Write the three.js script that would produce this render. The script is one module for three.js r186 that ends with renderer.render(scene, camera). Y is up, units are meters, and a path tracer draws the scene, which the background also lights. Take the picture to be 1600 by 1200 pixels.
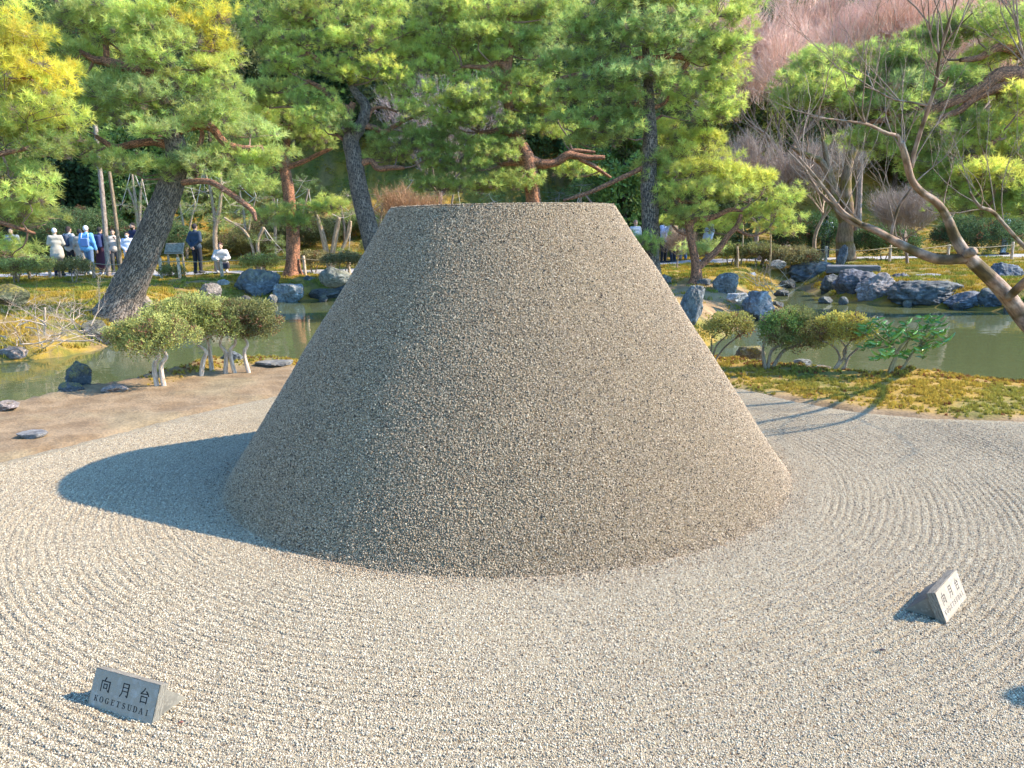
import * as THREE from 'three';
import { Sky } from 'three/addons/objects/Sky.js';
import { ImprovedNoise } from 'three/addons/math/ImprovedNoise.js';
import { RoundedBoxGeometry } from 'three/addons/geometries/RoundedBoxGeometry.js';
import { mergeGeometries, mergeVertices } from 'three/addons/utils/BufferGeometryUtils.js';

// ------------------------------------------------------------------ camera, sky, sun, exposure
const V = (x, y, z) => new THREE.Vector3(x, y, z);
const scene = new THREE.Scene();
const camera = new THREE.PerspectiveCamera(53.13, 4 / 3, 0.05, 600);
camera.position.set(0, 1.664, 0);
camera.rotation.order = 'YXZ';
camera.rotation.set(-0.2019, 0, -0.0164);
camera.updateMatrixWorld(true); camera.updateProjectionMatrix();
scene.add(camera);
const sunDir = V(2.36, 1.8, -0.10).normalize();
const sky = new Sky(); sky.name = 'sky'; sky.scale.setScalar(500);
sky.userData = { kind: 'structure' };
const SU = sky.material.uniforms;
SU.sunPosition.value.copy(sunDir); SU.turbidity.value = 3; SU.rayleigh.value = 1.7; SU.mieCoefficient.value = 0.004;
if (SU.cloudCoverage) SU.cloudCoverage.value = 0.15;
scene.add(sky);
scene.environmentIntensity = 0.3;
const sun = new THREE.DirectionalLight(new THREE.Color(1, 0.86, 0.69), 5);
sun.name = 'sun';
sun.position.copy(sunDir).multiplyScalar(80); sun.castShadow = true; sun.shadow.mapSize.set(4096, 4096);
Object.assign(sun.shadow.camera, { left: -40, right: 40, top: 40, bottom: -40, near: 1, far: 200 });
scene.add(sun, sun.target);
const renderer = new THREE.WebGLRenderer({ antialias: true });
renderer.toneMapping = THREE.LinearToneMapping;
renderer.toneMappingExposure = 2.3;
renderer.shadowMap.enabled = true;
renderer.setSize(1024, 768);

// ------------------------------------------------------------------ helpers
let seed = 7;
const R = () => { seed |= 0; seed = seed + 0x6D2B79F5 | 0; let t = Math.imul(seed ^ seed >>> 15, 1 | seed); t = t + Math.imul(t ^ t >>> 7, 61 | t) ^ t; return ((t ^ t >>> 14) >>> 0) / 4294967296; };
const rr = (a, b) => a + (b - a) * R();
const pick = (a) => a[Math.floor(R() * a.length)];
const gauss = () => (R() + R() + R() + R() - 2) * 1.0;
const N3 = new ImprovedNoise();
const n3 = (x, y, z = 0) => N3.noise(x, y, z);
const fbm = (x, y, z = 0, o = 4) => { let s = 0, a = 0.5; for (let i = 0; i < o; i++) { s += a * n3(x, y, z); x = x * 2.03 + 7.1; y = y * 2.03 + 3.7; z = z * 2.03 + 1.3; a *= 0.5; } return s; };
const clamp = (v, a = 0, b = 1) => Math.max(a, Math.min(b, v));
const sst = (a, b, v) => { v = clamp((v - a) / (b - a)); return v * v * (3 - 2 * v); };
const mix = (a, b, t) => a + (b - a) * t;
const mixc = (a, b, t) => [mix(a[0], b[0], t), mix(a[1], b[1], t), mix(a[2], b[2], t)];
// a photograph pixel (1600 x 1200) as a point at forward distance d, or on the level y
function ray(px, py) { return V(px / 800 - 1, 1 - py / 600, 0.5).unproject(camera).sub(camera.position); }
function P(px, py, d) { const r = ray(px, py); return r.multiplyScalar(-d / r.z).add(camera.position); }
function G(px, py, level = 0) { const r = ray(px, py); const t = (level - camera.position.y) / r.y; return r.multiplyScalar(t).add(camera.position); }
const used = {};
function numbered(n) { used[n] = (used[n] ?? -1) + 1; return used[n] ? `${n}_${String(used[n]).padStart(3, '0')}` : n; }
function tag(o, label, category, group) { o.userData.label = label; o.userData.category = category; if (group) o.userData.group = group; return o; }
function thing(name, label, category, pos, group) { const o = new THREE.Group(); o.name = numbered(name); o.position.copy(pos || V(0, 0, 0)); scene.add(o); return tag(o, label, category, group); }
function addMesh(name, geo, mat, parent, kind) { const m = new THREE.Mesh(geo, mat); m.name = parent === scene ? numbered(name) : name; m.castShadow = m.receiveShadow = true; if (kind) m.userData.kind = kind; parent.add(m); return m; }

class MB {                                            // collects tubes and patches into one indexed geometry
  constructor(o = V(0, 0, 0)) { this.o = o; this.p = []; this.uv = []; this.c = []; this.i = []; }
  vert(x, y, z, u, v, c) { this.p.push(x - this.o.x, y - this.o.y, z - this.o.z); this.uv.push(u, v); this.c.push(c ? c[0] : 1, c ? c[1] : 1, c ? c[2] : 1); return this.p.length / 3 - 1; }
  tube(pts, rads, seg = 8, { step = 0.12, wob = 0, col = null, cap = true, flare = 0 } = {}) {
    const straight = pts.length < 3;
    const cv = straight ? new THREE.LineCurve3(pts[0], pts[1]) : new THREE.CatmullRomCurve3(pts, false, 'centripetal');
    const len = straight ? pts[0].distanceTo(pts[1]) : cv.getLength();
    const n = Math.max(pts.length - 1, Math.ceil(len / step));
    let nrm = null, prevT = null, first = -1, v = 0, pp = null;
    for (let k = 0; k <= n; k++) {
      const t = k / n, p = cv.getPoint(t);
      const T = cv.getPoint(Math.min(1, t + 0.01)).sub(cv.getPoint(Math.max(0, t - 0.01))).normalize();
      if (!nrm) { nrm = Math.abs(T.y) > 0.9 ? V(1, 0, 0) : V(0, 1, 0); nrm.sub(T.clone().multiplyScalar(nrm.dot(T))).normalize(); }
      else { nrm.sub(T.clone().multiplyScalar(nrm.dot(T))).normalize(); }
      const B = T.clone().cross(nrm);
      const f = t * (rads.length - 1), a = Math.min(rads.length - 2, Math.floor(f));
      let r = mix(rads[a], rads[a + 1], f - a);
      if (pp) v += p.distanceTo(pp); pp = p;
      if (flare && v < flare * 3) r *= 1 + 0.55 * Math.pow(1 - v / (flare * 3), 2);
      const circ = Math.max(0.08, Math.round(2 * Math.PI * rads[0] / 0.5 * 2) / 2 * 0.5);
      for (let s = 0; s <= seg; s++) {
        const A = s / seg * Math.PI * 2, ca = Math.cos(A), sa = Math.sin(A);
        const dx = nrm.x * ca + B.x * sa, dy = nrm.y * ca + B.y * sa, dz = nrm.z * ca + B.z * sa;
        let q = r;
        if (wob) q *= 1 + wob * (fbm(p.x * 2.2 + dx * 0.8, p.y * 2.2 + dy * 0.8, p.z * 2.2 + dz * 0.8, 3) * 1.3 + (flare && v < flare * 3 ? 0.6 * Math.sin(A * 5 + 1) * Math.pow(1 - v / (flare * 3), 2) : 0));
        const id = this.vert(p.x + dx * q, p.y + dy * q, p.z + dz * q, s / seg * circ, v, typeof col === 'function' ? col(t, p) : col);
        if (k === 0 && s === 0) first = id;
      }
    }
    for (let k = 0; k < n; k++) for (let s = 0; s < seg; s++) { const a = first + k * (seg + 1) + s, b = a + seg + 1; this.i.push(a, b, a + 1, b, b + 1, a + 1); }
    if (cap) { const e = cv.getPoint(1), c = this.vert(e.x, e.y, e.z, 0, v, typeof col === 'function' ? col(1, e) : col), l = first + n * (seg + 1); for (let s = 0; s < seg; s++) this.i.push(l + s, c, l + s + 1); const b = cv.getPoint(0), c2 = this.vert(b.x, b.y, b.z, 0, 0, typeof col === 'function' ? col(0, b) : col); for (let s = 0; s < seg; s++) this.i.push(first + s + 1, c2, first + s); }
    return this;
  }
  twig(a, b, ra, rb, col) {                            // three-sided straight twig
    const T = b.clone().sub(a), L = T.length(); T.normalize();
    const n = Math.abs(T.y) > 0.9 ? V(1, 0, 0) : V(0, 1, 0); n.sub(T.clone().multiplyScalar(n.dot(T))).normalize(); const B = T.clone().cross(n);
    const f = this.p.length / 3;
    for (let k = 0; k < 2; k++) for (let s = 0; s < 3; s++) { const A = s * 2.0944, r = k ? rb : ra, q = k ? b : a; const x = Math.cos(A) * r, y = Math.sin(A) * r; this.vert(q.x + n.x * x + B.x * y, q.y + n.y * x + B.y * y, q.z + n.z * x + B.z * y, s * 0.05, k * L, col); }
    for (let s = 0; s < 3; s++) { const a0 = f + s, a1 = f + (s + 1) % 3; this.i.push(a0, a0 + 3, a1, a0 + 3, a1 + 3, a1); }
  }
  geo() { const g = new THREE.BufferGeometry(); g.setAttribute('position', new THREE.Float32BufferAttribute(this.p, 3)); g.setAttribute('uv', new THREE.Float32BufferAttribute(this.uv, 2)); g.setAttribute('color', new THREE.Float32BufferAttribute(this.c, 3)); g.setIndex(this.i); g.computeVertexNormals(); return g; }
  build(name, mat, parent, kind) { return addMesh(name, this.geo(), mat, parent, kind); }
}

// ------------------------------------------------------------------ textures
function dtex(w, h, data, srgb, rep) {
  const t = new THREE.DataTexture(data, w, h, THREE.RGBAFormat); t.wrapS = t.wrapT = THREE.RepeatWrapping; t.magFilter = THREE.LinearFilter; t.minFilter = THREE.LinearMipmapLinearFilter; t.generateMipmaps = true;
  if (srgb) t.colorSpace = THREE.SRGBColorSpace; t.repeat.set(1 / rep[0], 1 / rep[1]); t.needsUpdate = true; return t;
}
const toS = (l) => { l = clamp(l); return 255 * (l <= 0.0031308 ? l * 12.92 : 1.055 * Math.pow(l, 1 / 2.4) - 0.055); };
function voronoi(W, H, nx, ny, jit = 0.9) {            // tileable: nearest distances and cell number
  const X = new Float32Array(nx * ny), Y = new Float32Array(nx * ny);
  for (let i = 0; i < nx * ny; i++) { X[i] = 0.5 + (R() - 0.5) * jit; Y[i] = 0.5 + (R() - 0.5) * jit; }
  const f1 = new Float32Array(W * H), f2 = new Float32Array(W * H), id = new Int32Array(W * H);
  for (let y = 0; y < H; y++) for (let x = 0; x < W; x++) {
    const u = (x + 0.5) / W * nx, v = (y + 0.5) / H * ny, cx = Math.floor(u), cy = Math.floor(v);
    let a = 9, b = 9, w = 0;
    for (let j = -1; j <= 1; j++) for (let i = -1; i <= 1; i++) {
      const k = ((cy + j + ny) % ny) * nx + (cx + i + nx) % nx, dx = cx + i + X[k] - u, dy = cy + j + Y[k] - v, d = dx * dx + dy * dy;
      if (d < a) { b = a; a = d; w = k; } else if (d < b) b = d;
    }
    const o = y * W + x; f1[o] = Math.sqrt(a); f2[o] = Math.sqrt(b); id[o] = w;
  }
  return { f1, f2, id };
}
function valueNoise(W, H, nx, ny, oct = 4) {           // tileable value noise, 0..1
  const out = new Float32Array(W * H); let amp = 0.5, tot = 0;
  for (let o = 0; o < oct; o++) {
    const g = new Float32Array(nx * ny); for (let i = 0; i < g.length; i++) g[i] = R();
    for (let y = 0; y < H; y++) { const v = y / H * ny, y0 = Math.floor(v), fy = sst(0, 1, v - y0), ya = (y0 % ny) * nx, yb = ((y0 + 1) % ny) * nx;
      for (let x = 0; x < W; x++) { const u = x / W * nx, x0 = Math.floor(u), fx = sst(0, 1, u - x0), xa = x0 % nx, xb = (x0 + 1) % nx; out[y * W + x] += amp * mix(mix(g[ya + xa], g[ya + xb], fx), mix(g[yb + xa], g[yb + xb], fx), fy); } }
    tot += amp; amp *= 0.55; nx *= 2; ny *= 2;
  }
  for (let i = 0; i < out.length; i++) out[i] /= tot; return out;
}
// white river gravel: every grain its own mineral colour and its own round back
function gravelTex(W, cells, tile) {
  const { f1, f2, id } = voronoi(W, W, cells, cells, 0.95);
  const pal = [[0.66, 0.59, 0.47], [0.80, 0.75, 0.66], [0.56, 0.48, 0.37], [0.40, 0.38, 0.35], [0.34, 0.24, 0.15], [0.16, 0.14, 0.12], [0.72, 0.62, 0.45]], wt = [0.34, 0.66, 0.80, 0.87, 0.91, 0.93, 1];
  const col = [], hgt = [];
  for (let i = 0; i < cells * cells; i++) { const r = R(); let k = 0; while (r > wt[k]) k++; const s = rr(0.8, 1.12); col.push(pal[k].map((c) => c * s)); hgt.push(rr(0.45, 1)); }
  const A = new Uint8Array(W * W * 4), B = new Uint8Array(W * W * 4);
  for (let i = 0; i < W * W; i++) {
    const c = col[id[i]], e = f2[i] - f1[i], dome = hgt[id[i]] * Math.sqrt(clamp(1 - f1[i] * f1[i] * 1.6)) * sst(0, 0.25, e);
    A[i * 4] = toS(c[0]); A[i * 4 + 1] = toS(c[1]); A[i * 4 + 2] = toS(c[2]); A[i * 4 + 3] = 255;
    B[i * 4] = B[i * 4 + 1] = B[i * 4 + 2] = 255 * dome; B[i * 4 + 3] = 255;
  }
  return [dtex(W, W, A, true, [tile, tile]), dtex(W, W, B, false, [tile, tile])];
}
const [gravelMap, gravelBump] = gravelTex(2048, 300, 1.6);
function barkTex(W, H, nx, ny, plate, deep, size) {
  const { f1, f2, id } = voronoi(W, H, nx, ny, 1), nz = valueNoise(W, H, 16, 32, 4), nl = valueNoise(W, H, 3, 4, 3);
  const A = new Uint8Array(W * H * 4), B = new Uint8Array(W * H * 4), tone = Array.from({ length: nx * ny }, () => rr(0.6, 1.35));
  const wx = valueNoise(W, H, 8, 8, 4), wy = valueNoise(W, H, 8, 8, 4);
  for (let i = 0; i < W * H; i++) {
    const X = i % W, Y = Math.floor(i / W), j = ((Y + Math.round((wy[i] - 0.5) * H * 0.28) + H) % H) * W + (X + Math.round((wx[i] - 0.5) * W * 0.13) + W) % W;
    const e = sst(-0.02, 0.42, f2[j] - f1[j] + (nz[i] - 0.5) * 0.5), t = mix(1, tone[id[j]], 0.6) * (0.45 + 1.1 * nz[i]) * (0.6 + 0.8 * nl[i]);
    for (let k = 0; k < 3; k++) A[i * 4 + k] = toS(mix(deep[k], plate[k] * t, e)); A[i * 4 + 3] = 255;
    B[i * 4] = B[i * 4 + 1] = B[i * 4 + 2] = 255 * clamp(e * 0.75 + nz[i] * 0.25); B[i * 4 + 3] = 255;
  }
  return [dtex(W, H, A, true, size), dtex(W, H, B, false, size)];
}
const [greyBarkMap, greyBarkBump] = barkTex(512, 512, 8, 4, [0.235, 0.175, 0.13], [0.055, 0.042, 0.033], [0.5, 0.75]);
const [redBarkMap, redBarkBump] = barkTex(512, 512, 10, 7, [0.42, 0.18, 0.09], [0.12, 0.06, 0.035], [0.4, 0.6]);
const smoothN = valueNoise(512, 512, 8, 8, 5), fineN = valueNoise(512, 512, 64, 64, 3);
function greyTex(fn, size, srgb = true) { const A = new Uint8Array(512 * 512 * 4); for (let i = 0; i < 512 * 512; i++) { const v = fn(i); for (let k = 0; k < 3; k++) A[i * 4 + k] = Array.isArray(v) ? toS(v[k]) : (srgb ? toS(v) : 255 * clamp(v)); A[i * 4 + 3] = 255; } return dtex(512, 512, A, srgb, size); }
const earthMap = greyTex((i) => 0.62 + 0.38 * clamp((smoothN[i] - 0.5) * 1.5 + (fineN[i] - 0.5) * 1.6 + 0.5), [1.1, 1.1]);
const earthBump = greyTex((i) => 0.5 * smoothN[i] + 0.5 * fineN[i], [1.1, 1.1], false);
const stoneMap = greyTex((i) => { const v = clamp((smoothN[i] - 0.5) * 2.4 + 0.5), f = fineN[i]; return 0.4 + 0.5 * v * (0.6 + 0.4 * f) + (f > 0.68 ? 0.15 : 0); }, [0.6, 0.6]);
const stoneBump = greyTex((i) => smoothN[i] * 0.7 + 0.3 * fineN[i], [0.6, 0.6], false);
const skinBarkMap = greyTex((i) => { const v = clamp((smoothN[i] - 0.5) * 3 + 0.5), f = fineN[i]; return mixc([0.20, 0.15, 0.11], [0.50, 0.41, 0.33], v * 0.7 + f * 0.3); }, [0.3, 0.5]);
const std = (o) => new THREE.MeshStandardMaterial({ roughness: 0.9, ...o });
const rgb = (r, g, b) => new THREE.Color().setRGB(r, g, b);
const coarse = (t) => { const c = t.clone(); c.repeat.set(0.72 / 1.6, 0.72 / 1.6); c.needsUpdate = true; return c; };
const M = {
  gravel: std({ map: gravelMap, bumpMap: gravelBump, bumpScale: 0.008, roughness: 0.95, vertexColors: true, color: rgb(0.64, 0.565, 0.43) }),
  packed: std({ map: coarse(gravelMap), bumpMap: coarse(gravelBump), bumpScale: 0.012, roughness: 0.95, vertexColors: true, color: rgb(0.48, 0.39, 0.27) }),
  grain: std({ roughness: 0.9 }),
  earth: std({ map: earthMap, bumpMap: earthBump, bumpScale: 0.012, vertexColors: true, roughness: 1 }),
  greyBark: std({ map: greyBarkMap, bumpMap: greyBarkBump, bumpScale: 0.03, vertexColors: true }),
  redBark: std({ map: redBarkMap, bumpMap: redBarkBump, bumpScale: 0.015, vertexColors: true }),
  paleBark: std({ map: skinBarkMap, bumpMap: stoneBump, bumpScale: 0.008, vertexColors: true }),
  twig: std({ vertexColors: true }),
  rock: std({ map: stoneMap, bumpMap: stoneBump, bumpScale: 0.02, vertexColors: true, roughness: 0.85 }),
  stone: std({ map: stoneMap, bumpMap: stoneBump, bumpScale: 0.002, color: rgb(0.29, 0.25, 0.185), roughness: 0.95,  }),
  wood: std({ map: earthMap, color: rgb(0.30, 0.25, 0.19) }),
  rope: std({ color: rgb(0.34, 0.27, 0.16) }),
  path: std({ map: earthMap, bumpMap: earthBump, bumpScale: 0.005, color: rgb(0.4, 0.375, 0.345) }),
  blade: new THREE.MeshPhysicalMaterial({ roughness: 1, side: THREE.DoubleSide, transmission: 0.3, thickness: 0, specularIntensity: 0.3 }),
  needle: new THREE.MeshPhysicalMaterial({ roughness: 1, side: THREE.DoubleSide, transmission: 0.62, thickness: 0, specularIntensity: 0.5 }),
  leaf: new THREE.MeshPhysicalMaterial({ roughness: 1, side: THREE.DoubleSide, transmission: 0.4, thickness: 0, specularIntensity: 0.5 }),
  spray: std({ side: THREE.DoubleSide }),
  water: new THREE.MeshPhysicalMaterial({ color: rgb(0.088, 0.10, 0.040), roughness: 0.03, ior: 1.33 }),
};
// ------------------------------------------------------------------ the lie of the land
const CONE = { x: -0.045, d: 5.371, R: 1.93, r: 0.752, h: 1.8 };
const WATER = -0.5;
const xd = (v) => [v.x, -v.z];
const gpx = (list, level) => list.map(([x, y]) => xd(G(x, y, level)));
// shoreline of the pond, first the near bank from left to right, then the far bank from right to left
const nearShore = [[-9.5, 5.2], ...gpx([[0, 630], [75, 616], [150, 605], [240, 588], [330, 569], [440, 562]], -0.02), [-1.6, 9.6], [0.3, 9.7], ...gpx([[1105, 556], [1180, 566], [1290, 580], [1400, 588], [1500, 590], [1600, 592]], -0.02), [8.5, 7.2], [13, 5.5]];
const farShore = [[22, 15], ...gpx([[1600, 490], [1540, 486], [1470, 481], [1390, 477], [1300, 470], [1245, 448], [1222, 450], [1205, 468], [1218, 490], [1170, 503], [1135, 525], [1100, 545]], WATER), [1.5, 14.2], [-0.4, 17], [-0.6, 22], ...gpx([[560, 467], [470, 470], [370, 474], [315, 480], [270, 497], [225, 520], [165, 543], [100, 558], [0, 567]], WATER), [-14, 12], [-24, 10], [-24, 2]];
const pond = [...nearShore, ...farShore];
const gravelEdge = [[-12, 2.6], ...gpx([[0, 722], [100, 697], [200, 672], [300, 647], [440, 616]]), [-1.2, 8.3], [0.8, 8.4], ...gpx([[1120, 600], [1180, 612], [1250, 628], [1350, 645], [1450, 653], [1600, 658]]), [7, 5.6], [14, 4], [14, -6], [-12, -6]];
function sdPoly(poly, x, y) {                           // negative inside
  let d = 1e9, s = 1;
  for (let i = 0, j = poly.length - 1; i < poly.length; j = i++) {
    const [ax, ay] = poly[i], [bx, by] = poly[j], ex = bx - ax, ey = by - ay, wx = x - ax, wy = y - ay, t = clamp((wx * ex + wy * ey) / (ex * ex + ey * ey));
    const qx = wx - ex * t, qy = wy - ey * t; d = Math.min(d, qx * qx + qy * qy);
    const c1 = y >= ay, c2 = y < by, c3 = ex * wy > ey * wx; if ((c1 && c2 && c3) || (!c1 && !c2 && !c3)) s = -s;
  }
  return s * Math.sqrt(d);
}
const moundSpots = [[1415, 584, 0.55, 0.10], [1270, 575, 0.5, 0.07], [250, 584, 0.5, 0.09], [320, 570, 0.5, 0.08], [395, 562, 0.5, 0.08], [1500, 620, 0.9, 0.05], [1180, 560, 0.5, 0.06], [130, 606, 0.4, 0.05]].map(([x, y, r, h]) => { const [a, b] = xd(G(x, y)); return [a, b, r, h]; });
const prom = xd(G(1085, 445, 0));
const TREEBANK = xd(G(195, 470, 0));
function pathMid(x) { return 28.6 + sst(2, 12, x) * 3.5 + Math.sin(x * 0.25) * 0.4; }
function land(x, d) {
  let h = 0.035 * fbm(x * 0.8, d * 0.8, 1) + 0.02 * fbm(x * 3, d * 3, 5);
  for (const [a, b, r, k] of moundSpots) { const q = ((x - a) ** 2 + (d - b) ** 2) / (r * r); if (q < 6) h += k * Math.exp(-q * 1.6); }
  if (d > 11) {
    const far = sst(11, 16, d);
    h += far * (0.12 * fbm(x * 0.35, d * 0.35, 9) + 0.09 * fbm(x * 1.3, d * 1.3, 19) + 0.06 + 0.10 * sst(22, 28, d));
    h += 0.16 * Math.exp(-((x - prom[0]) ** 2 / 6 + (d - prom[1]) ** 2 / 12));
    h += 0.12 * Math.exp(-((x - TREEBANK[0]) ** 2 / 5 + (d - TREEBANK[1]) ** 2 / 3));
    const p = d - pathMid(x);
    if (p > 1.2) { const q = p - 1.2; h += 0.10 * q * sst(0, 3, q) + 0.5 * fbm(x * 0.18, d * 0.18, 3) * sst(0, 4, q) + 0.40 * Math.max(0, q - 6) * sst(6, 18, q); }
  }
  return h;
}
function height(x, d, sdP, sdG) {
  sdP ??= sdPoly(pond, x, d); sdG ??= d < 11 ? sdPoly(gravelEdge, x, d) : 9;
  const wob = 0.10 * fbm(x * 1.7, d * 1.7, 2);
  let h = land(x, d);
  if (sdG < 0.4) h = mix(-0.06, h, sst(-0.12, 0.16, sdG + wob * 0.4));
  const s = d < 11 ? sst(-0.35, 0.12, sdP + wob) : sst(-0.9, 2.2, sdP + 0.65 + wob * 2);
  return mix(-1.05, h, s);
}
const H = (x, d) => height(x, d);
const onLand = (px, py, dGuess) => { let p = P(px, py, dGuess); return V(p.x, H(p.x, dGuess), -dGuess); };
// where the sight line through a pixel meets the ground
function onGround(px, py) { const r = ray(px, py).normalize(), p = camera.position.clone(); let t = 1.5; for (let k = 0; k < 4000; k++) { const q = p.clone().addScaledVector(r, t), g = Math.max(H(q.x, -q.z), WATER); if (q.y < g + 0.002) break; t += Math.max(0.01, (q.y - g) * 0.3); } const q = p.addScaledVector(r, t); q.y = H(q.x, -q.z); return q; }
const SOIL = [0.22, 0.137, 0.062], SOIL2 = [0.29, 0.195, 0.10], MOSS = [0.34, 0.20, 0.016], MOSSG = [0.17, 0.15, 0.015], MUD = [0.12, 0.10, 0.05], LITTER = [0.24, 0.15, 0.06];
function landColour(x, d, sdP, sdG) {
  const a = fbm(x * 1.1, d * 1.1, 11) + 0.5, b = fbm(x * 4, d * 4, 13) + 0.5, e = fbm(x * 0.45, d * 0.45, 17) + 0.5;
  let c;
  if (d < 11) {
    c = mixc(SOIL, SOIL2, sst(0.3, 0.7, b));
    let m;
    if (x > 1.2) m = sst(0.06, 0.3, sdG + (a - 0.5) * 0.5) * sst(1.7, 2.7, x + (a - 0.5) * 1.2);
    else m = sst(0.62, 0.3, sdP + (a - 0.5) * 0.5) * sst(-4.3, -3.6, x);
    c = mixc(c, mixc(MOSS, MOSSG, sst(0.55, 0.75, a)), m * 0.95);
    if (x > 1) c = mixc(c, [0.42, 0.27, 0.09], 0.5 * m * sst(0.45, 0.7, b));
    c = mixc(c, LITTER, 0.6 * sst(0.25, 0.02, sdP + (b - 0.5) * 0.25) * sst(0.45, 0.6, a));
    if (x < 0) c = mixc(c, [0.30, 0.25, 0.13], 0.35 * sst(0.5, 0.75, a));
  } else {
    c = mixc(MOSS, MOSSG, sst(0.35, 0.62, a)); c = mixc(c, [0.10, 0.11, 0.02], 0.7 * sst(0.56, 0.72, fbm(x * 2.1, d * 2.1, 23) + 0.5)); c = mixc(c, [0.45, 0.28, 0.05], 0.6 * sst(0.52, 0.7, fbm(x * 2.7, d * 2.7, 29) + 0.5));
    c = mixc(c, SOIL, 0.75 * sst(0.58, 0.75, e));
    c = mixc(c, LITTER, 0.5 * sst(0.6, 0.75, b));
    const bp = Math.exp(-((x - prom[0] - 0.2) ** 2 / 5 + (d - prom[1] + 4) ** 2 / 9));
    c = mixc(c, mixc([0.42, 0.27, 0.13], SOIL, b), sst(0.3, 0.6, bp));
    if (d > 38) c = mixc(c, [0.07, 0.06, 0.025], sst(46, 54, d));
  }
  return mixc(c, MUD, sst(0.02, -0.12, sdP));
}
{ // one ground sheet, fine near the bank, coarse towards the horizon
  const axis = (segs) => { const o = []; for (const [a, b, s] of segs) for (let v = a; v < b - 1e-6; v += s) o.push(v); o.push(segs.at(-1)[1]); return o; };
  const xs = axis([[-240, -60, 20], [-60, -24, 3], [-24, -9, 0.4], [-9, 9, 0.085], [9, 24, 0.4], [24, 60, 3], [60, 240, 20]]);
  const ds = axis([[-60, -6, 9], [-6, 4, 0.5], [4, 10.5, 0.07], [10.5, 26, 0.14], [26, 36, 0.25], [36, 70, 1], [70, 260, 12]]);
  const nx = xs.length, nd = ds.length, pos = new Float32Array(nx * nd * 3), col = new Float32Array(nx * nd * 3), uv = new Float32Array(nx * nd * 2), idx = [];
  for (let j = 0; j < nd; j++) for (let i = 0; i < nx; i++) {
    const x = xs[i], d = ds[j], o = j * nx + i, sp = Math.abs(x) < 60 && d < 60 ? sdPoly(pond, x, d) : 9, sg = d < 11 ? sdPoly(gravelEdge, x, d) : 9;
    pos.set([x, height(x, d, sp, sg), -d], o * 3); col.set(landColour(x, d, sp, sg), o * 3); uv.set([x, d], o * 2);
    if (i < nx - 1 && j < nd - 1) idx.push(o, o + 1, o + nx, o + 1, o + nx + 1, o + nx);
  }
  const g = new THREE.BufferGeometry(); g.setAttribute('position', new THREE.BufferAttribute(pos, 3)); g.setAttribute('color', new THREE.BufferAttribute(col, 3)); g.setAttribute('uv', new THREE.BufferAttribute(uv, 2)); g.setIndex(idx); g.computeVertexNormals();
  addMesh('ground', g, M.earth, scene, 'structure');
}
{ // pond water
  const g = new THREE.PlaneGeometry(70, 34, 1, 1); g.rotateX(-Math.PI / 2);
  const uv = g.attributes.uv, p = g.attributes.position; for (let i = 0; i < uv.count; i++) uv.setXY(i, p.getX(i), p.getZ(i));
  M.water.bumpMap = greyTex((i) => smoothN[i], [3.5, 3.5], false); M.water.bumpScale = 0.005;
  const w = addMesh('water', g, M.water, scene, 'structure'); w.position.set(0, WATER, -18);
}
const GRAIN = new THREE.IcosahedronGeometry(1, 0); GRAIN.computeVertexNormals();
function gravelY(x, d, on = 1) {                        // rings combed round the cone, uneven and half weathered away
  const r = Math.hypot(x - CONE.x, d - CONE.d), a = Math.atan2(d - CONE.d, x - CONE.x);
  const rake = sst(CONE.R + 0.12, CONE.R + 0.4, r) * sst(4.2, 3.9, r) * on, wig = r + 0.03 * fbm(x * 1.1, d * 1.1, 8);
  const str = 0.25 + 1.3 * clamp(fbm(x * 0.9, d * 0.9, 6) + 0.35) * (0.5 + clamp(0.5 + 0.9 * n3(wig * 9, Math.cos(a) * 1.2, Math.sin(a) * 1.2)));
  const q = wig * Math.PI * 2 / 0.044 + 1.6 * n3(wig * 5, 3, Math.sin(a));
  return rake * -0.0085 * str * Math.pow(0.5 - 0.5 * Math.sin(q), 2.5) + 0.009 * fbm(x * 1.2, d * 1.2, 7) + 0.003 * n3(x * 14, d * 14, 3) + 0.0025 * n3(x * 40, d * 40, 3) + 0.014 * sst(CONE.R + 0.1, CONE.R - 0.05, r);
}
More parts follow.
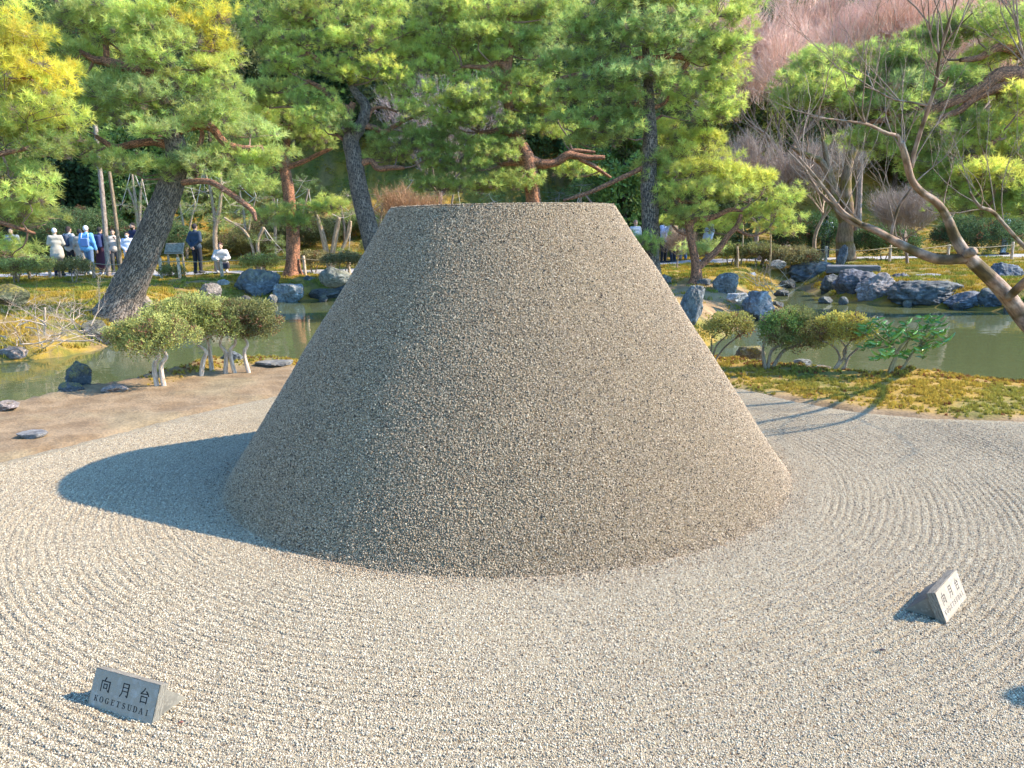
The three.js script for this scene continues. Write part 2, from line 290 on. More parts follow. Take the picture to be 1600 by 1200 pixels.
{ // raked gravel: rings combed round the cone
  const nT = 900, rs = [];
  for (let r = CONE.R - 0.08; r < 4.2; r += 0.0085) rs.push(r); for (let r = 4.2; r < 6.5; r += 0.05) rs.push(r); for (let r = 6.5; r < 15; r += 0.5) rs.push(r);
  const lim = []; for (let t = 0; t <= nT; t++) { const a = t / nT * Math.PI * 2; let lo = 0, hi = 16; for (let k = 0; k < 26; k++) { const m = (lo + hi) / 2; sdPoly(gravelEdge, CONE.x + Math.cos(a) * m, CONE.d + Math.sin(a) * m) < 0 ? lo = m : hi = m; } lim.push(lo + 0.05 * fbm(Math.cos(a) * 14, Math.sin(a) * 14, 4) + 0.02 * n3(Math.cos(a) * 60, Math.sin(a) * 60, 1)); }
  const n = rs.length, pos = [], uv = [], col = [], idx = [];
  for (let t = 0; t <= nT; t++) { const a = (t % nT) / nT * Math.PI * 2, L = lim[t % nT];
    for (let k = 0; k < n; k++) {
      const r0 = rs[k], r = Math.min(r0, L + 0.06), x = CONE.x + Math.cos(a) * r, d = CONE.d + Math.sin(a) * r;
      const on = sst(L, L - 0.25, r);
      let y = gravelY(x, d, on);
      if (r > L - 0.03) y = mix(y, -0.075, sst(L - 0.03, L + 0.06, r));
      pos.push(x, y, -d); uv.push(x, d); const v = 0.92 + 0.16 * fbm(x * 0.8, d * 0.8, 21) + 0.06 * n3(x * 9, d * 9, 2); col.push(v, v, v * 0.99);
      if (t < nT && k < n - 1 && (rs[k] <= L + 0.06)) { const o = t * n + k; idx.push(o, o + 1, o + n, o + n, o + 1, o + n + 1); }
    } }
  const g = new THREE.BufferGeometry(); g.setAttribute('position', new THREE.Float32BufferAttribute(pos, 3)); g.setAttribute('uv', new THREE.Float32BufferAttribute(uv, 2)); g.setAttribute('color', new THREE.Float32BufferAttribute(col, 3)); g.setIndex(idx); g.computeVertexNormals();
  const gm = addMesh('gravel_ground', g, M.gravel, scene, 'structure');
  const GP = [[0.451, 0.363, 0.236], [0.548, 0.461, 0.317], [0.370, 0.287, 0.174], [0.266, 0.226, 0.167], [0.202, 0.136, 0.075], [0.072, 0.064, 0.050]], pts = [];
  while (pts.length < 400000) { const x = rr(-4.2, 4.4), d = rr(1.7, 6.6), r = Math.hypot(x - CONE.x, d - CONE.d); if (r < CONE.R - 0.03 || Math.abs(x) > d * 0.72 + 0.15 || R() > 1.15 - d * 0.11) continue; if (d > 4.5 && sdPoly(gravelEdge, x, d) > -0.1) continue; pts.push(x, d); }
  const n2 = pts.length / 2, im = new THREE.InstancedMesh(GRAIN, M.grain, n2), c = new THREE.Color(), mx = new THREE.Matrix4(), q = new THREE.Quaternion(), e = new THREE.Euler();
  for (let i = 0; i < n2; i++) { const x = pts[i * 2], d = pts[i * 2 + 1], s = rr(0.0022, 0.0044); mx.compose(V(x, gravelY(x, d) + 0.0005, -d), q.setFromEuler(e.set(R() * 6, R() * 6, R() * 6)), V(s, s * rr(0.6, 0.95), s * rr(0.8, 1.2))); im.setMatrixAt(i, mx);
    const w = R(), g0 = GP[w < 0.36 ? 0 : w < 0.64 ? 1 : w < 0.80 ? 2 : w < 0.89 ? 3 : w < 0.95 ? 4 : 5], v = rr(0.85, 1.12); im.setColorAt(i, c.setRGB(g0[0] * v, g0[1] * v, g0[2] * v)); }
  im.name = 'loose_grains'; im.castShadow = im.receiveShadow = true; im.userData.kind = 'stuff'; gm.add(im);
}
const coneLump = (a, r, y) => 0.014 * fbm(Math.cos(a) * r * 1.2, y * 1.2, Math.sin(a) * r * 1.2, 3) + 0.006 * n3(Math.cos(a) * 3, y * 5, Math.sin(a) * 3);
{ // the truncated cone of packed gravel
  const prof = [[CONE.R + 0.05, -0.03], [CONE.R + 0.012, 0.012], [CONE.R - 0.02, 0.05]], n0 = 150, dr = CONE.R - CONE.r;
  for (let k = 1; k < n0; k++) { const f = k / n0; prof.push([CONE.R - 0.02 - (dr - 0.03) * f, 0.05 + (CONE.h - 0.065) * f]); }
  for (let k = 0; k <= 8; k++) { const a = k / 8 * Math.PI / 2; prof.push([CONE.r - 0.008 + 0.014 * Math.cos(a), CONE.h - 0.012 + 0.012 * Math.sin(a)]); }
  for (let k = 1; k <= 14; k++) { const f = k / 14; prof.push([(CONE.r - 0.015) * (1 - f), CONE.h + 0.004 * f]); }
  const nT = 720, n = prof.length, pos = [], uv = [], col = [], idx = [], sl = Math.hypot(dr, CONE.h), apex = CONE.R / dr * sl, kk = dr / sl;
  for (let t = 0; t <= nT; t++) { const a = (t % nT) / nT * Math.PI * 2;
    for (let k = 0; k < n; k++) {
      let [r, y] = prof[k]; const s = (1 - y / CONE.h) * sl + (apex - sl);
      const lump = 0.0009 * n3(Math.cos(a) * r * 16, y * 16, Math.sin(a) * r * 16) + 0.0007 * n3(Math.cos(a) * r * 45, y * 45, Math.sin(a) * r * 45);
      const foot = k < 3 ? 0.005 * n3(Math.cos(a) * 25, Math.sin(a) * 25, 1) : 0;
      if (k < n - 15) r += coneLump(a, r, y) + lump + foot; else y += lump;
      pos.push(CONE.x + Math.cos(a) * r, y, -(CONE.d + Math.sin(a) * r));
      const th = (t / nT * 2 * Math.PI + Math.PI / 2) * kk;   // the side unrolled flat, seam at the back
      if (k < n - 15) uv.push(Math.cos(th) * s, Math.sin(th) * s); else uv.push(Math.cos(a) * r, Math.sin(a) * r);
      const v = 0.86 + 0.12 * fbm(Math.cos(a) * r * 1.5, y * 1.5, Math.sin(a) * r * 1.5 + 4); col.push(v, v * 0.975, v * 0.92);
      if (t < nT && k < n - 1) { const o = t * n + k; idx.push(o, o + n, o + 1, o + n, o + n + 1, o + 1); }
    } }
  const g = new THREE.BufferGeometry(); g.setAttribute('position', new THREE.Float32BufferAttribute(pos, 3)); g.setAttribute('uv', new THREE.Float32BufferAttribute(uv, 2)); g.setAttribute('color', new THREE.Float32BufferAttribute(col, 3)); g.setIndex(idx); g.computeVertexNormals();
  const m = addMesh('gravel_cone', g, M.packed, scene); tag(m, 'big flat-topped cone of packed grey gravel in the middle of the raked ground', 'gravel cone');
  // its loose outer grains, standing proud of the packed surface
  const P3 = [], nn = [], GP = [[0.395, 0.285, 0.172], [0.532, 0.400, 0.249], [0.319, 0.215, 0.116], [0.236, 0.178, 0.120], [0.167, 0.095, 0.043], [0.038, 0.031, 0.024]];
  const list = 430000, im = new THREE.InstancedMesh(GRAIN, M.grain, list), c = new THREE.Color(), mx = new THREE.Matrix4(), q = new THREE.Quaternion(), e = new THREE.Euler();
  for (let i = 0; i < list; i++) {
    const w0 = R(), top = w0 < 0.06, spill = w0 > 0.975, a = top ? R() * 6.28319 : -Math.PI / 2 + rr(-2.0, 2.0); let r, y; const s = rr(0.0018, 0.0040) * (R() < 0.05 ? 1.5 : 1);
    if (top) { r = Math.sqrt(R()) * (CONE.r + 0.004); y = CONE.h - 0.001; }
    else if (spill) { r = CONE.R + 0.015 + 0.13 * R() ** 2.5 * (0.5 + clamp(n3(Math.cos(a) * 6, Math.sin(a) * 6, 2) + 0.5)); y = gravelY(CONE.x + Math.cos(a) * r, CONE.d + Math.sin(a) * r) + 0.001; }
    else { r = Math.sqrt(mix(CONE.r * CONE.r, (CONE.R + 0.03) ** 2, R())); y = r > CONE.R - 0.02 ? 0.05 - (r - CONE.R + 0.02) * 1.15 : 0.05 + (CONE.h - 0.065) * (CONE.R - 0.02 - r) / (dr - 0.03); if (y > CONE.h - 0.013) y = CONE.h - 0.013; r += s * 0.15 + coneLump(a, r, y); }
    mx.compose(V(CONE.x + Math.cos(a) * r, y + s * 0.2, -(CONE.d + Math.sin(a) * r)), q.setFromEuler(e.set(R() * 6, R() * 6, R() * 6)), V(s, s * rr(0.6, 0.95), s * rr(0.8, 1.2))); im.setMatrixAt(i, mx);
    const w = R(), g0 = GP[w < 0.32 ? 0 : w < 0.52 ? 1 : w < 0.70 ? 2 : w < 0.82 ? 3 : w < 0.90 ? 4 : 5], v = rr(0.8, 1.15); im.setColorAt(i, c.setRGB(g0[0] * v, g0[1] * v, g0[2] * v));
  }
  im.name = 'loose_grains'; im.castShadow = im.receiveShadow = true; im.userData.kind = 'stuff'; m.add(im);
}
{ // footpath on the far bank
  const g = new THREE.PlaneGeometry(1, 1, 160, 6), p = g.attributes.position, uv = g.attributes.uv;
  for (let i = 0; i < p.count; i++) { const x = p.getX(i) * 56, w = p.getY(i) * 2.1, d = pathMid(x) + w; p.setXYZ(i, x, H(x, d) + 0.02 + 0.03 * (1 - Math.abs(w) / 1.05), -d); uv.setXY(i, x, d); }
  g.computeVertexNormals(); addMesh('path', g, M.path, scene, 'structure');
}
// ------------------------------------------------------------------ foliage pieces
function triGeo(tris) { const g = new THREE.BufferGeometry(); g.setAttribute('position', new THREE.Float32BufferAttribute(tris.flat(2), 3)); g.computeVertexNormals(); return g; }
function tuftGeo(n, len, wid) {                          // a shoot of pine needles fanning upwards
  const t = [];
  for (let i = 0; i < n; i++) {
    const a = i * 2.39996 + rr(-0.3, 0.3), el = rr(0.15, 1.35), d = V(Math.cos(a) * Math.cos(el), Math.sin(el), Math.sin(a) * Math.cos(el)), o = V(0, rr(-0.25, 0.35) * len, 0), L = len * rr(0.75, 1.15);
    const s = V(gauss(), gauss(), gauss()).cross(d).normalize().multiplyScalar(wid);
    const m = o.clone().addScaledVector(d, L * 0.25), e = o.clone().addScaledVector(d, L); e.y -= L * 0.12;
    t.push([o.toArray(), m.clone().add(s).toArray(), e.toArray()], [o.toArray(), e.toArray(), m.clone().sub(s).toArray()]);
  }
  return triGeo(t);
}
function leafBall(n, rad, len, wid, up = 0.4) {           // a ball of small pointed leaves
  const t = [];
  for (let i = 0; i < n; i++) {
    const d = V(gauss(), gauss(), gauss()).normalize(), o = d.clone().multiplyScalar(rad * rr(0.3, 1)), ax = V(gauss() + d.x, gauss() + d.y + up, gauss() + d.z).normalize(), s = V(gauss(), gauss(), gauss()).cross(ax).normalize().multiplyScalar(wid), L = len * rr(0.7, 1.2);
    const m = o.clone().addScaledVector(ax, L * 0.45), e = o.clone().addScaledVector(ax, L);
    t.push([o.toArray(), m.clone().add(s).toArray(), e.toArray()], [o.toArray(), e.toArray(), m.clone().sub(s).toArray()]);
  }
  return triGeo(t);
}
function sprayGeo(n, len, wid, spread) {                  // a spray of bare twigs
  const t = [];
  const add = (o, d, L, w, lv) => {
    const s = V(gauss(), gauss(), gauss()).cross(d).normalize().multiplyScalar(w), e = o.clone().addScaledVector(d, L).add(V(gauss(), gauss(), gauss()).multiplyScalar(L * 0.08));
    t.push([o.clone().add(s).toArray(), o.clone().sub(s).toArray(), e.toArray()]);
    if (lv) for (let k = 0; k < 4; k++) { const f = rr(0.25, 0.95); add(o.clone().lerp(e, f), d.clone().multiplyScalar(0.8).add(V(gauss(), gauss() + 0.15, gauss()).multiplyScalar(spread)).normalize(), L * rr(0.35, 0.6), w * 0.65, lv - 1); }
  };
  for (let i = 0; i < n; i++) add(V(gauss() * 0.05, 0, gauss() * 0.05), V(gauss() * spread, 1, gauss() * spread).normalize(), len * rr(0.7, 1.1), wid, 2);
  return triGeo(t);
}
const TUFTS = [tuftGeo(24, 0.175, 0.0052), tuftGeo(26, 0.155, 0.0052)];
const AZALEA = leafBall(30, 0.06, 0.030, 0.0075);
const FARLEAF = leafBall(30, 0.34, 0.20, 0.05);
const SPRAY = sprayGeo(3, 0.85, 0.008, 0.55), SPRAYFINE = sprayGeo(3, 0.5, 0.005, 0.6);
const Q = new THREE.Quaternion(), Q2 = new THREE.Quaternion(), UP = V(0, 1, 0), MX = new THREE.Matrix4();
function scatter(name, geo, mat, list, parent, o) {      // list of [point, up direction, scale, colour]
  const m = new THREE.InstancedMesh(geo, mat, list.length), c = new THREE.Color();
  list.forEach(([p, d, s, k], i) => {
    Q.setFromUnitVectors(UP, d); Q2.setFromAxisAngle(UP, R() * 6.283); Q.multiply(Q2);
    MX.compose(V(p.x - o.x, p.y - o.y, p.z - o.z), Q, Array.isArray(s) ? V(...s) : V(s, s, s)); m.setMatrixAt(i, MX); m.setColorAt(i, c.setRGB(...k));
  });
  m.name = parent === scene ? numbered(name) : name; m.castShadow = m.receiveShadow = true; m.userData.kind = 'stuff'; parent.add(m); return m;
}
const inBall = () => { let v; do v = V(rr(-1, 1), rr(-1, 1), rr(-1, 1)); while (v.length() > 1); return v; };
const TINT = { g: [0.42, 0.50, 0.12], b: [0.52, 0.60, 0.14], y: [0.66, 0.60, 0.07], yg: [0.58, 0.62, 0.12], d: [0.35, 0.44, 0.10], bl: [0.48, 0.57, 0.18] };
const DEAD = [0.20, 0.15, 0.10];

// ------------------------------------------------------------------ pines
// trunk and limbs are pixel polylines [x, y, width in pixels, depth offset]; pads are [x, y, rx, ry, tint, depth offset]
function pine({ name = 'pine_tree', label, d, trunk, base, limbs = [], pads, bark = 'greyBark', limbBark = 'redBark', dens = 1, tuft = TUFTS, ts = 1, flare = 0.25, group }) {
  const pt = ([x, y, w, o = 0]) => P(x, y, d + o), wr = ([, , w, o = 0]) => w / 2400 * (d + o) * 1.02;
  const tp = trunk.map(pt), tr = trunk.map(wr);
  const b0 = base === undefined ? H(tp[0].x, -tp[0].z) : base;
  if (tp[0].y > b0 - 0.1) { const k = tp[1] ? tp[0].clone().sub(tp[1]).setY(0).multiplyScalar(0.3) : V(0, 0, 0); tp.unshift(V(tp[0].x + k.x, b0 - 0.12, tp[0].z)); tr.unshift(tr[0] * 1.08); }
  const t = thing(name, label, 'tree', V(tp[0].x, b0, tp[0].z), group), o = t.position;
  new MB(o).tube(tp, tr, 18, { step: 0.09, wob: 0.16, flare }).build('trunk', M[bark], t);
  const nodes = []; const mark = (pts, rad) => { const c = pts.length > 2 ? new THREE.CatmullRomCurve3(pts, false, 'centripetal') : new THREE.LineCurve3(pts[0], pts[1]); const L = pts.reduce((s, p, i) => s + (i ? p.distanceTo(pts[i - 1]) : 0), 0); for (let k = 0; k <= L / 0.15; k++) { const f = k / (L / 0.15); nodes.push([c.getPoint(Math.min(1, f)), mix(rad[0], rad.at(-1), f)]); } };
  mark(tp.slice(Math.floor(tp.length * 0.4)), tr.slice(Math.floor(tr.length * 0.4)));
  for (const l of limbs) {
    const lp = l.map(pt), lr = l.map(wr); mark(lp, lr);
    new MB(o).tube(lp, lr, 9, { step: 0.08, wob: 0.22 }).build('limb', M[limbBark], t);
  }
  const tw = new MB(o), brown = [0.17, 0.11, 0.075], tufts = [];
  for (const [x, y, rx, ry, tint = 'g', off = 0] of pads) {
    const dd = d + off, c = P(x, y, dd), ax = rx / 1200 * dd, ay = ry / 1200 * dd, az = Math.max(ax * 0.7, 0.5);
    // a branch from the nearest limb to the pad
    let best = null, bd = 1e9; for (const nd of nodes) { const q = nd[0].distanceTo(c) + (nd[0].y > c.y ? (nd[0].y - c.y) * 1.5 : 0); if (q < bd) { bd = q; best = nd; } }
    const hub = V(c.x, c.y - ay * 0.45, c.z);
    if (best && bd > 0.2) { const m1 = best[0].clone().lerp(hub, 0.4).add(V(gauss() * 0.12, -0.1 * bd * R(), gauss() * 0.15)), m2 = best[0].clone().lerp(hub, 0.75).add(V(gauss() * 0.1, -0.05, gauss() * 0.1)); const r0 = Math.min(best[1] * 0.6, 0.018 + 0.012 * bd); tw.tube([best[0], m1, m2, hub], [r0, r0 * 0.8, r0 * 0.65, r0 * 0.45], 6, { step: 0.2, col: [0.22, 0.13, 0.09] }); }
    const n = Math.max(5, Math.round(ax * az * 17 * dens + ax * ay * 10 * dens));
    for (let k = 0; k < n; k++) {
      const q = inBall(), L = q.length() || 1; q.multiplyScalar(Math.pow(L, -0.45));
      if (q.y < -0.25) q.y *= 0.6;
      const s = V(c.x + q.x * ax, c.y + q.y * ay, c.z + q.z * az), cr = rr(0.24, 0.44), lum = rr(0.72, 1.25), base = TINT[tint];
      const kn = hub.clone().lerp(s, rr(0.35, 0.6)).add(V(gauss() * 0.1, gauss() * 0.05, gauss() * 0.1));
      tw.twig(hub.clone().lerp(kn, R() * 0.3), kn, 0.010, 0.008, brown); tw.twig(kn, s, 0.008, 0.004, brown);
      const m = Math.round(rr(15, 25));
      for (let j = 0; j < m; j++) {
        const u = inBall(), p = V(s.x + u.x * cr, s.y + u.y * cr * 0.5 + 0.04, s.z + u.z * cr);
        const dir = V(u.x * 0.9 + q.x * 0.35 + gauss() * 0.3, 0.75 + u.y * 0.4 + gauss() * 0.2, u.z * 0.9 + q.z * 0.35 + gauss() * 0.3).normalize();
        if (j % 3 === 0) tw.twig(s, p, 0.004, 0.002, brown);
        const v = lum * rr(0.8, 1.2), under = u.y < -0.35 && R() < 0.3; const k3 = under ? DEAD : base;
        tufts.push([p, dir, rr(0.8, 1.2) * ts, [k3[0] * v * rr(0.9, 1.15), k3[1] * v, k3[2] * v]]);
      }
    }
  }
  tw.build('twigs', M.twig, t, 'stuff');
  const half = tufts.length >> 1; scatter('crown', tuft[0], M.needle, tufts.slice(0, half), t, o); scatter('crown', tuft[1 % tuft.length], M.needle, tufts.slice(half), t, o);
  return t;
}
pine({ label: 'yellow-lit pine filling the upper left corner, its trunk outside the frame', d: 14.5, trunk: [[-150, 560, 40], [-110, 380, 36], [-70, 200, 30], [-50, 60, 18]], limbs: [[[-85, 260, 14], [-20, 245, 10], [40, 232, 6]], [[-95, 310, 12], [-20, 340, 9], [55, 365, 4]], [[-65, 160, 12], [0, 130, 9], [50, 120, 5]]],
  pads: [[10, 60, 55, 40, 'y'], [60, 95, 45, 40, 'y'], [80, 130, 40, 40, 'y', 0.4], [5, 130, 55, 40, 'y', -0.4], [40, 175, 55, 35, 'yg'], [90, 185, 35, 35, 'yg', 0.5], [5, 215, 50, 30, 'yg'], [70, 230, 45, 30, 'g', 0.4], [15, 265, 45, 30, 'g'], [45, 305, 30, 28, 'b', -0.3], [10, 335, 45, 25, 'g'], [55, 345, 28, 20, 'g', 0.5], [-10, 20, 40, 40, 'yg'], [20, 395, 25, 14, 'g', 0.5]] });
pine({ label: 'leaning old pine with thick grey trunk on the left far bank', d: 17, trunk: [[186, 486, 54], [213, 424, 47], [243, 352, 41], [266, 292, 36], [277, 240, 31], [268, 205, 27], [258, 165, 22], [270, 125, 18], [255, 70, 12], [245, 30, 7]], flare: 0.3,
  limbs: [[[268, 228, 15], [240, 222, 12], [205, 226, 11], [180, 230, 10], [150, 213, 6]], [[276, 205, 15], [305, 196, 14], [330, 200, 12], [352, 224, 11], [380, 232, 9], [410, 230, 6]], [[268, 132, 15], [240, 116, 13], [212, 108, 14], [190, 104, 14], [165, 96, 13], [148, 93, 10], [125, 80, 6]], [[166, 96, 9], [166, 75, 8], [160, 50, 8]], [[290, 245, 9], [308, 232, 8], [316, 212, 7], [313, 198, 5]], [[296, 242, 9], [330, 242, 8], [370, 242, 6], [400, 234, 4]], [[256, 192, 8], [225, 190, 6], [185, 180, 5]], [[270, 262, 8], [240, 246, 6], [212, 240, 4]], [[286, 285, 9, -0.4], [330, 285, 8, -0.8], [365, 306, 9, -1], [395, 330, 8, -1.1], [400, 345, 4, -1.2]]],
  pads: [[200, 45, 70, 35, 'b'], [140, 30, 50, 30, 'g'], [110, 75, 45, 35, 'g'], [250, 25, 60, 30, 'b'], [300, 30, 50, 35, 'y'], [335, 60, 32, 40, 'y', 0.5], [320, 95, 40, 25, 'yg'], [240, 80, 60, 30, 'b', -0.6], [190, 70, 40, 22, 'b', 0.8], [150, 140, 55, 25, 'g'], [110, 120, 40, 28, 'g', 0.6], [215, 150, 55, 25, 'bl', -0.6], [310, 130, 50, 26, 'b'], [345, 145, 32, 25, 'g'], [200, 178, 60, 22, 'g', -0.3], [130, 185, 45, 25, 'g'], [330, 175, 50, 22, 'g', -0.5], [240, 200, 50, 18, 'bl', -0.8], [120, 235, 40, 22, 'g', 0.4], [170, 256, 50, 18, 'g'], [220, 268, 45, 18, 'g', -0.5], [310, 262, 50, 18, 'bl', -0.4], [345, 255, 40, 18, 'g', 0.3], [390, 205, 38, 22, 'bl', 0.4], [375, 250, 40, 18, 'b', -0.2], [365, 290, 35, 15, 'g', -0.8], [420, 245, 22, 18, 'b']] });
pine({ label: 'slim red-barked pine behind the shrubs, right of the man in the dark suit', d: 26.5, trunk: [[458, 420, 22], [457, 350, 19], [449, 290, 17], [444, 255, 15], [448, 225, 10], [455, 195, 7]], bark: 'redBark',
  limbs: [[[446, 262, 9], [475, 252, 7], [500, 240, 6], [520, 232, 4]], [[445, 268, 8], [430, 262, 7], [422, 250, 5]], [[450, 320, 7], [470, 322, 6], [492, 322, 4]], [[440, 258, 6], [425, 235, 5], [405, 225, 4]]],
  pads: [[395, 175, 45, 24, 'b'], [455, 185, 45, 22, 'b'], [405, 210, 45, 20, 'b', 0.4], [475, 205, 35, 20, 'b'], [425, 235, 42, 16, 'b'], [385, 245, 38, 18, 'bl'], [490, 225, 36, 16, 'g'], [410, 270, 25, 16, 'bl'], [430, 300, 22, 12, 'g'], [457, 345, 32, 20, 'd', -0.8], [415, 340, 36, 12, 'g', -0.4], [500, 328, 38, 13, 'b', -0.4], [520, 322, 22, 10, 'b', -0.2]] });
pine({ label: 'dark-trunked pine whose forked trunk rises just left of the gravel cone', d: 24.5, trunk: [[592, 420, 30], [572, 340, 27], [560, 290, 26], [553, 245, 25], [548, 218, 23], [566, 192, 18], [571, 165, 14], [556, 145, 12], [535, 100, 9], [508, 50, 7]],
  limbs: [[[563, 255, 12], [580, 252, 9], [590, 263, 9], [610, 262, 8], [632, 262, 5]], [[566, 196, 10], [585, 200, 8], [598, 207, 8], [625, 192, 6], [645, 183, 4]], [[549, 215, 14], [545, 180, 12], [552, 160, 8]], [[551, 172, 9], [522, 158, 8], [505, 140, 8], [480, 126, 5]], [[535, 100, 9], [505, 108, 7], [495, 92, 8], [478, 82, 5]], [[512, 62, 8], [505, 40, 7], [490, 28, 5]], [[548, 228, 6], [532, 215, 5], [525, 210, 4]], [[575, 185, 6], [583, 170, 5], [600, 168, 4], [620, 175, 3]]],
  pads: [[410, 30, 50, 35, 'd', 0.6], [455, 15, 50, 30, 'g'], [420, 80, 45, 25, 'g', 0.6], [520, 15, 55, 30, 'b'], [590, 15, 45, 30, 'b'], [630, 40, 35, 28, 'b'], [560, 60, 60, 26, 'b', -0.4], [470, 60, 50, 22, 'b'], [620, 80, 45, 25, 'b', 0.4], [450, 100, 48, 20, 'b'], [530, 110, 50, 18, 'b', -0.6], [580, 115, 50, 20, 'yg', -0.4], [655, 100, 28, 22, 'b'], [430, 135, 50, 20, 'g', 0.3], [490, 160, 45, 18, 'b'], [640, 140, 40, 18, 'b'], [500, 185, 40, 15, 'b', -0.5], [420, 160, 40, 18, 'g', 0.8], [655, 175, 35, 15, 'b'], [620, 225, 48, 15, 'd', 0.3], [650, 205, 32, 15, 'g'], [535, 195, 22, 14, 'bl', -0.6], [600, 245, 40, 12, 'g', 0.4], [670, 240, 35, 15, 'd']] });
pine({ label: 'pine with orange-red limbs whose crown stands above the flat top of the cone', d: 25, trunk: [[838, 420, 26], [835, 330, 22], [828, 270, 24], [822, 245, 24], [808, 218, 18], [798, 180, 14], [792, 120, 12], [800, 60, 9], [790, 15, 6]], bark: 'redBark',
  limbs: [[[828, 252, 20], [850, 256, 14], [868, 254, 12], [888, 242, 12], [915, 246, 10], [945, 246, 6]], [[905, 248, 7], [925, 258, 7], [940, 268, 5], [955, 278, 3]], [[812, 225, 12], [790, 205, 10], [765, 206, 8], [745, 208, 5]], [[795, 110, 11], [780, 98, 10], [760, 105, 8], [735, 104, 6], [720, 105, 4]], [[795, 150, 9], [770, 115, 8], [745, 105, 5]], [[828, 262, 12], [805, 255, 9], [780, 258, 6]], [[885, 244, 8], [895, 236, 7], [930, 238, 4]]],
  pads: [[685, 20, 45, 30, 'g'], [735, 12, 50, 28, 'b'], [800, 12, 55, 26, 'b'], [855, 15, 45, 28, 'g'], [700, 60, 45, 24, 'b'], [750, 50, 45, 24, 'b', -0.4], [820, 50, 50, 25, 'b'], [725, 92, 40, 18, 'g', 0.5], [785, 80, 45, 22, 'b'], [850, 80, 45, 25, 'bl'], [690, 105, 32, 18, 'g', 0.4], [765, 130, 45, 18, 'b'], [735, 155, 45, 16, 'b', -0.5], [700, 165, 35, 14, 'yg', -0.4], [790, 165, 45, 18, 'b'], [850, 125, 45, 22, 'g'], [840, 165, 40, 18, 'd', 0.3], [705, 190, 40, 18, 'b'], [750, 190, 45, 16, 'g', -0.4], [815, 200, 35, 16, 'd', -0.3], [700, 225, 45, 18, 'd'], [755, 230, 45, 16, 'g'], [720, 258, 50, 18, 'd', -0.4], [780, 240, 35, 14, 'g', -0.5], [690, 290, 40, 16, 'd', -0.3], [745, 290, 50, 16, 'g', -0.4], [800, 285, 40, 16, 'g', -0.4], [880, 205, 40, 18, 'b', 0.5], [870, 165, 38, 20, 'b'], [905, 270, 35, 12, 'b', 0.5]] });
pine({ label: 'tall straight pine with grey trunk rising just right of the cone', d: 20, trunk: [[1018, 440, 27], [1016, 340, 26], [1014, 270, 24], [1016, 215, 21], [1014, 165, 16], [1012, 120, 13], [1008, 70, 10], [1006, 20, 8], [1004, -40, 5]],
  limbs: [[[1008, 160, 9], [985, 164, 9], [955, 178, 9], [930, 184, 8], [910, 200, 6], [888, 214, 4]], [[1010, 92, 10], [980, 96, 10], [950, 104, 9], [915, 113, 7], [875, 122, 4]], [[1014, 92, 10], [1035, 90, 9], [1055, 87, 9], [1075, 94, 9], [1068, 108, 7], [1062, 125, 4]], [[1068, 112, 6], [1090, 122, 5], [1096, 140, 3]], [[1006, 262, 8], [975, 276, 7], [945, 290, 7], [915, 303, 6], [880, 313, 4]], [[1006, 30, 8], [985, 20, 10], [972, 48, 8], [955, 52, 6]], [[1018, 170, 6], [1040, 160, 5], [1045, 150, 4]], [[1018, 190, 5], [1035, 180, 4]]],
  pads: [[1000, -5, 60, 28, 'g'], [1060, 5, 60, 30, 'b'], [1120, 10, 55, 32, 'b'], [930, 15, 50, 28, 'g'], [1030, 45, 60, 22, 'bl', -0.5], [1095, 50, 60, 25, 'b'], [1140, 55, 32, 35, 'b'], [940, 55, 45, 22, 'd'], [900, 50, 40, 25, 'g', 0.4], [985, 65, 45, 18, 'g', -0.5], [1110, 90, 48, 22, 'b'], [1145, 100, 26, 22, 'yg'], [1040, 70, 50, 18, 'bl', -0.4], [980, 120, 50, 18, 'bl', -0.6], [925, 90, 45, 18, 'g'], [1030, 132, 38, 20, 'd', -0.6], [940, 135, 45, 18, 'g', -0.3], [1095, 145, 45, 18, 'b'], [1125, 130, 35, 20, 'b'], [890, 105, 40, 20, 'd', 0.3], [900, 150, 45, 18, 'g'], [970, 155, 35, 14, 'g', -0.3], [880, 185, 38, 16, 'd'], [940, 200, 42, 14, 'g', -0.2], [1100, 180, 42, 16, 'b'], [1120, 165, 30, 15, 'b'], [980, 210, 25, 12, 'g', -0.3], [1012, 385, 20, 18, 'd', -0.4], [925, 225, 35, 14, 'g', 0.2], [965, 185, 30, 10, 'g']] });
